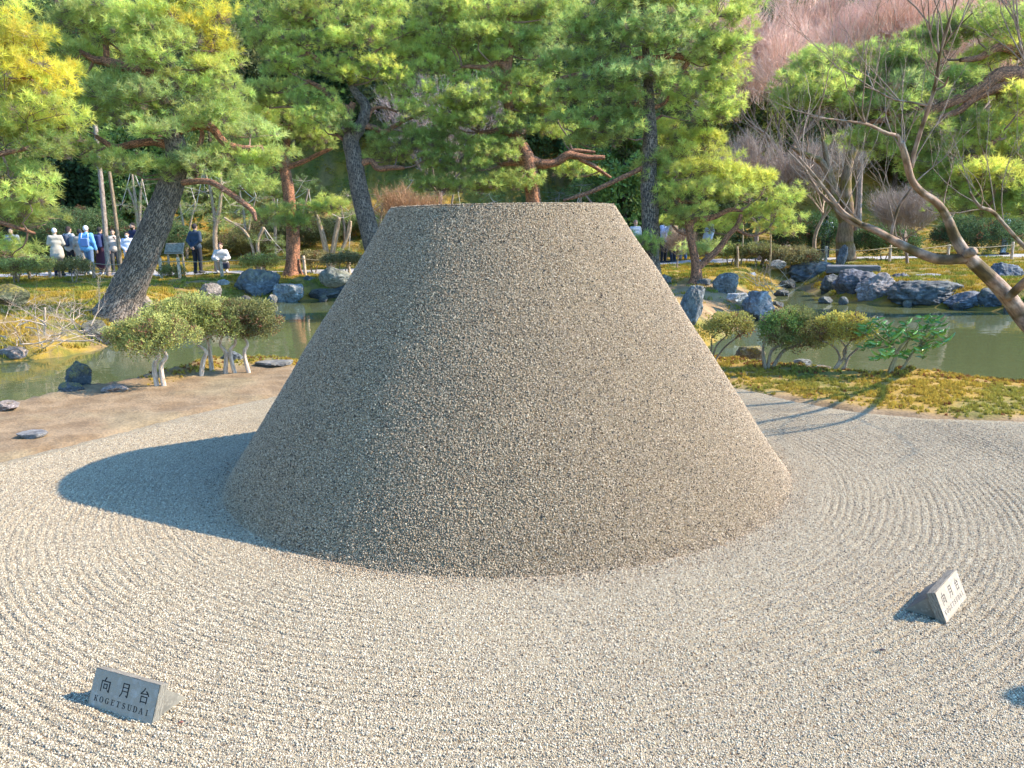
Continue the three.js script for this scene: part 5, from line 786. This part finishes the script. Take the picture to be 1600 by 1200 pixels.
// ------------------------------------------------------------------ people
function surfaceNet(f, lo, hi, cell) {                  // meshes the zero level of a distance field
  const nx = Math.ceil((hi.x - lo.x) / cell) + 1, ny = Math.ceil((hi.y - lo.y) / cell) + 1, nz = Math.ceil((hi.z - lo.z) / cell) + 1, F = new Float32Array(nx * ny * nz), at = (i, j, k) => (k * ny + j) * nx + i;
  for (let k = 0; k < nz; k++) for (let j = 0; j < ny; j++) for (let i = 0; i < nx; i++) F[at(i, j, k)] = f(lo.x + i * cell, lo.y + j * cell, lo.z + k * cell);
  const id = new Int32Array(nx * ny * nz).fill(-1), pos = [], idx = [];
  for (let k = 0; k < nz - 1; k++) for (let j = 0; j < ny - 1; j++) for (let i = 0; i < nx - 1; i++) {
    let n = 0, x = 0, y = 0, z = 0;
    for (let e = 0; e < 12; e++) { const ax = e >> 2, u = e & 1, v = (e >> 1) & 1, a = ax === 0 ? [0, u, v] : ax === 1 ? [u, 0, v] : [u, v, 0], b = a.slice(); b[ax] = 1; const fa = F[at(i + a[0], j + a[1], k + a[2])], fb = F[at(i + b[0], j + b[1], k + b[2])]; if ((fa < 0) !== (fb < 0)) { const t = fa / (fa - fb); x += i + a[0] + (b[0] - a[0]) * t; y += j + a[1] + (b[1] - a[1]) * t; z += k + a[2] + (b[2] - a[2]) * t; n++; } }
    if (n) { id[at(i, j, k)] = pos.length / 3; pos.push(lo.x + x / n * cell, lo.y + y / n * cell, lo.z + z / n * cell); }
  }
  for (let k = 1; k < nz - 1; k++) for (let j = 1; j < ny - 1; j++) for (let i = 1; i < nx - 1; i++) {
    const a = F[at(i, j, k)] < 0; const quad = (p, q, r, s, fl) => { if (fl) idx.push(p, q, r, p, r, s); else idx.push(p, r, q, p, s, r); };
    if (a !== F[at(i + 1, j, k)] < 0) quad(id[at(i, j - 1, k - 1)], id[at(i, j, k - 1)], id[at(i, j, k)], id[at(i, j - 1, k)], a);
    if (a !== F[at(i, j + 1, k)] < 0) quad(id[at(i - 1, j, k - 1)], id[at(i - 1, j, k)], id[at(i, j, k)], id[at(i, j, k - 1)], a);
    if (a !== F[at(i, j, k + 1)] < 0) quad(id[at(i - 1, j - 1, k)], id[at(i, j - 1, k)], id[at(i, j, k)], id[at(i - 1, j, k)], a);
  }
  const g = new THREE.BufferGeometry(); g.setAttribute('position', new THREE.Float32BufferAttribute(pos, 3)); g.setIndex(idx); g.computeVertexNormals(); return g;
}
const cap = (ax, ay, az, ar, bx, by, bz, br) => { const ex = bx - ax, ey = by - ay, ez = bz - az, L = ex * ex + ey * ey + ez * ez || 1e-9; return (x, y, z) => { const t = clamp(((x - ax) * ex + (y - ay) * ey + (z - az) * ez) / L), dx = x - ax - ex * t, dy = y - ay - ey * t, dz = z - az - ez * t; return Math.sqrt(dx * dx + dy * dy + dz * dz) - ar - (br - ar) * t; }; };
const ell = (cx, cy, cz, rx, ry, rz) => (x, y, z) => { const dx = (x - cx) / rx, dy = (y - cy) / ry, dz = (z - cz) / rz; return (Math.sqrt(dx * dx + dy * dy + dz * dz) - 1) * Math.min(rx, ry, rz); };
const smin = (a, b, k) => { const h = clamp(0.5 + 0.5 * (b - a) / k); return b + (a - b) * h - k * h * (1 - h); };
const union = (fs, k) => (x, y, z) => { let d = 1e3; for (const f of fs) d = smin(d, f(x, y, z), k); return d; };
const c2 = (a, ra, b, rb) => cap(a[0], a[1], a[2], ra, b[0], b[1], b[2], rb);
const lerp3 = (a, b, t) => [mix(a[0], b[0], t), mix(a[1], b[1], t), mix(a[2], b[2], t)];
const bounds = (pts, m) => { const lo = V(1e9, 1e9, 1e9), hi = V(-1e9, -1e9, -1e9); for (const p of pts) { lo.min(V(...p)); hi.max(V(...p)); } return [lo.addScalar(-m), hi.addScalar(m)]; };
const SKIN = std({ color: rgb(0.45, 0.27, 0.18), roughness: 0.6 }), cloth = {};
const fabric = (c) => cloth[c] ??= std({ color: rgb(...c.map((z) => z * 0.76)), roughness: 0.95, side: THREE.DoubleSide });
const POSE = {
  stand: { pel: [0, 0.93, 0], che: [0, 1.26, 0.0], nek: [0, 1.44, 0], hed: [0, 1.585, 0.025], sh: 0.175, el: [[0.235, 1.13, -0.03], [-0.235, 1.13, -0.03]], wr: [[0.25, 0.88, 0.06], [-0.25, 0.88, 0.06]], kn: [[0.10, 0.5, 0.02], [-0.10, 0.5, 0.02]], an: [[0.11, 0.085, -0.02], [-0.11, 0.085, -0.02]] },
};
POSE.walk = { ...POSE.stand, kn: [[0.09, 0.5, 0.12], [-0.09, 0.5, -0.02]], an: [[0.10, 0.085, 0.18], [-0.10, 0.10, -0.2]] };
POSE.handsBehind = { ...POSE.stand, el: [[0.25, 1.13, -0.1], [-0.25, 1.13, -0.1]], wr: [[0.05, 0.93, -0.19], [-0.05, 0.95, -0.19]] };
POSE.photo = { ...POSE.stand, el: [[0.25, 1.2, 0.14], [-0.25, 1.2, 0.14]], wr: [[0.06, 1.42, 0.3], [-0.06, 1.42, 0.3]] };
POSE.handsFront = { ...POSE.stand, el: [[0.24, 1.14, 0.02], [-0.24, 1.14, 0.02]], wr: [[0.05, 0.98, 0.2], [-0.05, 0.98, 0.2]] };
POSE.handUp = { ...POSE.stand, el: [[0.25, 1.15, 0.1], [-0.235, 1.13, -0.03]], wr: [[0.1, 1.32, 0.24], [-0.25, 0.88, 0.06]] };
POSE.crouch = { pel: [0, 0.34, -0.14], che: [0, 0.64, 0.02], nek: [0, 0.80, 0.08], hed: [0, 0.93, 0.13], sh: 0.17, el: [[0.26, 0.52, 0.14], [-0.26, 0.52, 0.14]], wr: [[0.1, 0.46, 0.34], [-0.1, 0.46, 0.34]], kn: [[0.15, 0.5, 0.24], [-0.15, 0.5, 0.24]], an: [[0.13, 0.085, 0.02], [-0.13, 0.085, 0.02]] };
function hand(w, e, side) {                               // palm and five bent fingers along the forearm's line
  const d = V(w[0] - e[0], w[1] - e[1], w[2] - e[2]).normalize(), sd = V(side, 0, 0).addScaledVector(d, -d.x * side).normalize(), nn = d.clone().cross(sd).normalize(), wv = V(...w), q = (a, b, c) => wv.clone().addScaledVector(d, a).addScaledVector(sd, b).addScaledVector(nn, c).toArray();
  const fs = [c2(q(0.01, 0, 0), 0.024, q(0.07, 0.012, 0.002), 0.02), c2(q(0.02, 0.0, 0), 0.022, q(0.07, -0.018, 0.002), 0.019)];
  [[0.03, 0.062], [0.011, 0.072], [-0.009, 0.066], [-0.028, 0.05]].forEach(([b, L]) => { const a = q(0.08, b, 0.003), m = q(0.08 + L * 0.5, b * 1.1, 0.012), t = q(0.08 + L * 0.85, b * 1.1, 0.03); fs.push(c2(a, 0.0095, m, 0.0085), c2(m, 0.0085, t, 0.0075)); });
  fs.push(c2(q(0.025, 0.025, 0.005), 0.012, q(0.06, 0.05, 0.02), 0.0095), c2(q(0.06, 0.05, 0.02), 0.0095, q(0.085, 0.052, 0.032), 0.008));
  return surfaceNet(union(fs, 0.006), ...bounds([w, q(0.18, 0.07, 0.06), q(0.18, -0.07, 0.06), q(0, 0.07, -0.04), q(0, -0.07, -0.04)], 0.03), 0.007);
}
function person({ label, px, d, turn, h = 1.7, pose = 'stand', top = [0.3, 0.3, 0.3], legs = [0.1, 0.1, 0.12], hair = [0.03, 0.025, 0.02], shoes = [0.05, 0.05, 0.05], hairLong = 0, coat = 0, skirt = 0, bald = false, mask = false, beard = false, hat = null, at, look = 0 }) {
  const b = at || onLand(px, 410, d), path = Math.abs(-b.z - pathMid(b.x)) < 1.05 ? 0.04 : 0; const t = thing('person', label, 'person', b.clone().add(V(0, path, 0))); t.rotation.y = turn; t.scale.setScalar(h / 1.7);
  const K = POSE[pose], S = [1, -1], sh = S.map((s) => [s * K.sh + K.nek[0], K.nek[1] - 0.05, K.nek[2] - 0.01]), hip = S.map((s) => [s * 0.085, K.pel[1] - 0.01, K.pel[2]]);
  const limbsA = (g) => S.flatMap((s, i) => [c2(sh[i], 0.05 + g, K.el[i], 0.042 + g), c2(K.el[i], 0.041 + g, K.wr[i], 0.03 + g)]);
  const legsF = (g) => S.flatMap((s, i) => [c2(hip[i], 0.085 + g, K.kn[i], 0.058 + g), c2(K.kn[i], 0.056 + g, K.an[i], 0.04 + g)]);
  const torso = (g) => [c2([K.nek[0] - 0.1, K.nek[1] - 0.1, K.nek[2]], 0.085 + g, [K.nek[0] + 0.1, K.nek[1] - 0.1, K.nek[2]], 0.085 + g), c2([-0.075, K.che[1] - 0.08, K.che[2]], 0.1 + g, [0.075, K.che[1] - 0.08, K.che[2]], 0.1 + g), c2(lerp3(K.che, K.pel, 0.3), 0.115 + g, K.pel, 0.13 + g), c2(hip[0], 0.095 + g, hip[1], 0.095 + g)];
  const feet = (g) => S.map((s, i) => c2([K.an[i][0], K.an[i][1] - 0.035, K.an[i][2] - 0.03], 0.045 + g, [K.an[i][0] + s * 0.02, K.an[i][1] - 0.05, K.an[i][2] + 0.15], 0.035 + g));
  const all = [K.pel, K.hed, ...K.el, ...K.wr, ...K.kn, ...K.an, ...sh];
  const neck = c2(K.nek, 0.055, lerp3(K.nek, K.hed, 0.7), 0.05);
  const body = surfaceNet(union([...torso(0), ...limbsA(0), ...legsF(0), ...feet(0), neck], 0.04), ...bounds(all, 0.2), 0.026);
  const [hx, hy, hz] = K.hed;
  const headF = union([ell(hx, hy + 0.015, hz - 0.008, 0.076, 0.105, 0.094), ell(hx, hy - 0.05, hz + 0.02, 0.056, 0.06, 0.066), c2([hx, hy + 0.01, hz + 0.088], 0.009, [hx, hy - 0.022, hz + 0.104], 0.014), ell(hx + 0.078, hy - 0.005, hz - 0.01, 0.012, 0.03, 0.02), ell(hx - 0.078, hy - 0.005, hz - 0.01, 0.012, 0.03, 0.02), c2([hx - 0.02, hy - 0.062, hz + 0.08], 0.008, [hx + 0.02, hy - 0.062, hz + 0.08], 0.008), neck], 0.014);
  const head = surfaceNet(headF, V(hx - 0.11, hy - 0.17, hz - 0.13), V(hx + 0.11, hy + 0.15, hz + 0.14), 0.011);
  const parts = [body, head, hand(K.wr[0], K.el[0], 1), hand(K.wr[1], K.el[1], -1)];
  addMesh('body', mergeGeometries(parts), SKIN, t);
  addMesh('trousers', surfaceNet(union([...legsF(0.016), c2(hip[0], 0.108, hip[1], 0.108), c2(K.pel, 0.13, lerp3(K.pel, K.che, 0.2), 0.128)], 0.03), ...bounds([K.pel, ...K.kn, ...K.an, hip[0], hip[1]], 0.19), 0.025), fabric(legs), t);
  const jf = [...torso(0.022), ...limbsA(0.02), c2(K.nek, 0.066, [K.nek[0], K.nek[1] + 0.02, K.nek[2]], 0.06)]; if (coat) { const e = [0, K.pel[1] - coat, K.pel[2]]; jf.push(c2([K.pel[0] - 0.06, K.pel[1], K.pel[2]], 0.15, [e[0] - 0.07, e[1], e[2]], 0.165), c2([K.pel[0] + 0.06, K.pel[1], K.pel[2]], 0.15, [e[0] + 0.07, e[1], e[2]], 0.165)); }
  addMesh('jacket', surfaceNet(union(jf, 0.035), ...bounds([K.pel, K.nek, ...K.el, ...K.wr, ...sh, [0, K.pel[1] - coat, K.pel[2]]], 0.22), 0.025), fabric(top), t);
  if (skirt) addMesh('skirt', surfaceNet(union([c2([-0.05, K.pel[1] + 0.04, 0], 0.135, [-0.06, K.pel[1] - skirt, 0], 0.19), c2([0.05, K.pel[1] + 0.04, 0], 0.135, [0.06, K.pel[1] - skirt, 0], 0.19)], 0.03), V(-0.32, K.pel[1] - skirt - 0.25, -0.28), V(0.32, K.pel[1] + 0.22, 0.28), 0.03), fabric(legs), t);
  for (let i = 0; i < 2; i++) addMesh('shoe', surfaceNet(feet(0.014)[i], ...bounds([[K.an[i][0], 0.0, K.an[i][2] - 0.05], [K.an[i][0], 0.12, K.an[i][2] + 0.18]], 0.09), 0.018), fabric(shoes), t);
  if (!bald) { const cut = (x, y, z) => { const a = ell(hx, hy + 0.022, hz - 0.014, 0.086, 0.108, 0.102)(x, y, z), face = 0.02 + (z - hz) * 0.9 - (y - hy) * 1.1 - 0.01, low = hy - 0.07 - hairLong - y; return Math.max(a, Math.max(face * 0.7, low)); };
    const hf = hairLong ? (x, y, z) => Math.min(cut(x, y, z), Math.max(c2([hx, hy, hz - 0.05], 0.075, [hx, hy - hairLong, hz - 0.075], 0.06)(x, y, z), (z - hz) + 0.0)) : cut; addMesh('hair', surfaceNet(hf, V(hx - 0.12, hy - 0.14 - hairLong, hz - 0.17), V(hx + 0.12, hy + 0.16, hz + 0.13), 0.011), fabric(hair), t); }
  for (const s of S) { const e = addMesh('eye', new THREE.SphereGeometry(0.0095, 8, 6), fabric([0.02, 0.015, 0.012]), t); e.position.set(hx + s * 0.032, hy + 0.005, hz + 0.082); }
  if (mask) addMesh('face_mask', surfaceNet((x, y, z) => Math.max(headF(x, y, z) - 0.006, hy - 0.09 - y, y - hy + 0.018, hz + 0.03 - z), V(hx - 0.1, hy - 0.12, hz), V(hx + 0.1, hy + 0.02, hz + 0.14), 0.009), fabric([0.8, 0.82, 0.82]), t);
  if (beard) addMesh('beard', surfaceNet((x, y, z) => Math.max(headF(x, y, z) - 0.008, y - hy + 0.035, hz + 0.0 - z, -(Math.hypot(x - hx, y - hy + 0.062) - 0.016)), V(hx - 0.1, hy - 0.14, hz - 0.02), V(hx + 0.1, hy + 0.0, hz + 0.13), 0.009), fabric(hair), t);
  if (hat) { const g = new THREE.LatheGeometry([[0.001, 0.1], [0.06, 0.095], [0.092, 0.06], [0.1, 0.0], [0.15, -0.02], [0.155, -0.028]].map(([a, c]) => new THREE.Vector2(a, c)), 20); const m = addMesh('hat', g, fabric(hat), t); m.position.set(hx, hy + 0.065, hz - 0.01); }
  return t;
}
function pack(label, who, w, h, th, y, c, straps = false) {       // a rucksack on somebody's back
  const t = thing('backpack', label, 'backpack', who.position.clone()); t.rotation.y = who.rotation.y; t.scale.copy(who.scale);
  const g = new RoundedBoxGeometry(w, h, th, 4, Math.min(w, th) * 0.42), p = g.attributes.position; for (let i = 0; i < p.count; i++) { const k = 1 + 0.12 * (0.5 - (p.getY(i) / h + 0.5)); p.setX(i, p.getX(i) * k); } g.computeVertexNormals();
  const m = addMesh('bag', g, fabric(c), t); m.position.set(0, y, -0.125 - th / 2);
  for (const s of [-1, 1]) new MB().tube([V(s * w * 0.25, y - h * 0.35, -0.15), V(s * 0.12, y + 0.1, -0.137), V(s * 0.11, 1.42, -0.09), V(s * 0.1, 1.44, 0.0)], [0.012, 0.014, 0.014, 0.014], 6, { step: 0.05 }).build('strap', fabric(straps || c), t);
}
const BACK = Math.PI;
person({ label: 'person with white hair in a loose beige coat seen from behind, leftmost visitor', px: 91, d: 28.1, turn: BACK + 0.35, h: 1.68, pose: 'handsFront', top: [0.5, 0.44, 0.34], legs: [0.03, 0.03, 0.06], hair: [0.7, 0.68, 0.66], coat: 0.2 });
pack('dark backpack with light pocket worn by the visitor in grey beside the beige coat', person({ label: 'person in grey and white top and black trousers beside the beige coat', px: 113, d: 29.1, turn: BACK - 0.3, h: 1.72, top: [0.5, 0.5, 0.47], legs: [0.015, 0.015, 0.018], hair: [0.05, 0.03, 0.025], hairLong: 0.06 }), 0.3, 0.42, 0.16, 1.2, [0.06, 0.08, 0.12]);
pack('pale drawstring bag on the back of the light blue jacket', person({ label: 'person with white hair in a light blue jacket and jeans seen from behind', px: 140, d: 27.9, turn: BACK, h: 1.72, pose: 'walk', top: [0.18, 0.46, 0.78], legs: [0.13, 0.2, 0.31], hair: [0.75, 0.75, 0.75], shoes: [0.62, 0.62, 0.5] }), 0.28, 0.3, 0.08, 1.13, [0.2, 0.3, 0.55], [0.75, 0.8, 0.9]);
person({ label: 'person in a long khaki coat half hidden behind the light blue jacket', px: 130, d: 28.9, turn: BACK + 0.1, h: 1.66, top: [0.42, 0.37, 0.29], legs: [0.3, 0.26, 0.2], coat: 0.45 });
pack('large navy backpack on the visitor in the maroon skirt', person({ label: 'person in navy top and long maroon skirt seen from behind', px: 161, d: 28.3, turn: BACK - 0.2, h: 1.7, top: [0.03, 0.035, 0.09], legs: [0.085, 0.025, 0.045], skirt: 0.55, shoes: [0.6, 0.6, 0.62] }), 0.36, 0.46, 0.17, 1.2, [0.025, 0.04, 0.13]);
person({ label: 'person in a cream jacket standing between the two support poles', px: 181, d: 29.4, turn: 0.4, h: 1.6, pose: 'handUp', top: [0.66, 0.58, 0.48], legs: [0.1, 0.1, 0.1] });
person({ label: 'short person in a white shirt left of the leaning trunk', px: 203, d: 28.2, turn: 0.15, h: 1.52, pose: 'handsFront', top: [0.74, 0.78, 0.9], legs: [0.55, 0.57, 0.62], hair: [0.03, 0.02, 0.018], mask: true });
person({ label: 'bearded person in a dark navy jacket behind the white shirt', px: 214, d: 29, turn: -0.5, h: 1.8, top: [0.02, 0.025, 0.07], legs: [0.05, 0.05, 0.06], hair: [0.02, 0.015, 0.012], beard: true });
person({ label: 'person with a white face mask peering past the leaning trunk', px: 233, d: 28.6, turn: 0.1, h: 1.75, top: [0.2, 0.2, 0.23], legs: [0.4, 0.41, 0.44], mask: true, hair: [0.1, 0.06, 0.04], shoes: [0.5, 0.5, 0.5] });
person({ label: 'person in a dark suit standing with hands clasped behind the back', px: 309, d: 27.8, turn: BACK - 0.25, h: 1.73, pose: 'handsBehind', top: [0.035, 0.055, 0.085], legs: [0.02, 0.022, 0.03], hair: [0.04, 0.03, 0.03] });
person({ label: 'person in a white jacket crouching by the path', px: 347, d: 27.4, turn: 0.2, h: 1.68, pose: 'crouch', top: [0.62, 0.57, 0.53], legs: [0.5, 0.46, 0.42], hair: [0.09, 0.035, 0.03], hairLong: 0.05, shoes: [0.5, 0.45, 0.4] });
{ const p = onLand(351, 410, 26.95), t = thing('handbag', 'dark bag held in front of the crouching person', 'bag', p.clone().add(V(0, 0.2, 0))); const m = addMesh('bag', new RoundedBoxGeometry(0.3, 0.22, 0.14, 4, 0.05), fabric([0.06, 0.05, 0.06]), t); m.position.y = 0.12; new MB().tube([V(-0.1, 0.22, 0), V(-0.06, 0.34, 0), V(0.06, 0.34, 0), V(0.1, 0.22, 0)], [0.01, 0.01, 0.01, 0.01], 6, { step: 0.04 }).build('strap', fabric([0.06, 0.05, 0.06]), t); }
person({ label: 'bald person in a light blue shirt raising a camera right of the tall pine', px: 1037, d: 31.2, turn: 0.7, h: 1.74, pose: 'photo', top: [0.52, 0.62, 0.85], legs: [0.02, 0.02, 0.025], bald: true });
person({ label: 'person in a tan coat beside the light blue shirt', px: 1051, d: 30.6, turn: BACK + 0.8, h: 1.68, pose: 'handsFront', top: [0.45, 0.3, 0.17], legs: [0.03, 0.03, 0.04], hair: [0.04, 0.025, 0.02], coat: 0.3 });
person({ label: 'person in dark clothes with blue trousers behind the V-forked pine', px: 1067, d: 32.4, turn: BACK, h: 1.68, top: [0.02, 0.025, 0.04], legs: [0.04, 0.12, 0.3] });
person({ label: 'person in a pale grey coat seen between the forks of the red pine', px: 1106, d: 31.8, turn: -1.2, h: 1.7, top: [0.6, 0.64, 0.68], legs: [0.2, 0.24, 0.28], hair: [0.6, 0.6, 0.6] });
person({ label: 'pale-dressed person half hidden between the cone and the tall pine', px: 992, d: 31, turn: 0.2, h: 1.66, top: [0.6, 0.6, 0.62], legs: [0.4, 0.4, 0.44], hair: [0.3, 0.2, 0.15] });
person({ label: 'person in white with dark straps in the shade at the far right path', px: 1288, d: 32.6, turn: BACK, h: 1.72, top: [0.66, 0.7, 0.8], legs: [0.03, 0.03, 0.04] });
person({ label: 'person in silvery blue clothes at the far right edge', px: 1566, d: 32.5, turn: 0.6, h: 1.7, top: [0.3, 0.42, 0.5], legs: [0.4, 0.5, 0.6], hair: [0.5, 0.5, 0.5] });
person({ label: 'person in grey almost hidden by pine foliage at the far left', px: 24, d: 28.5, turn: 0.2, h: 1.7, top: [0.25, 0.27, 0.3], legs: [0.03, 0.03, 0.05] });
{ // a visitor just outside the frame, whose head throws the shadow in the lower right corner
  const p = G(1602, 1094, 0); person({ label: 'person in grey standing beside the raked gravel, outside the right of the frame', at: V(p.x + 2.2, 0.0, p.z - 0.1), turn: 1.9, h: 1.7, top: [0.3, 0.3, 0.34], legs: [0.1, 0.1, 0.15] });
}
renderer.render(scene, camera);
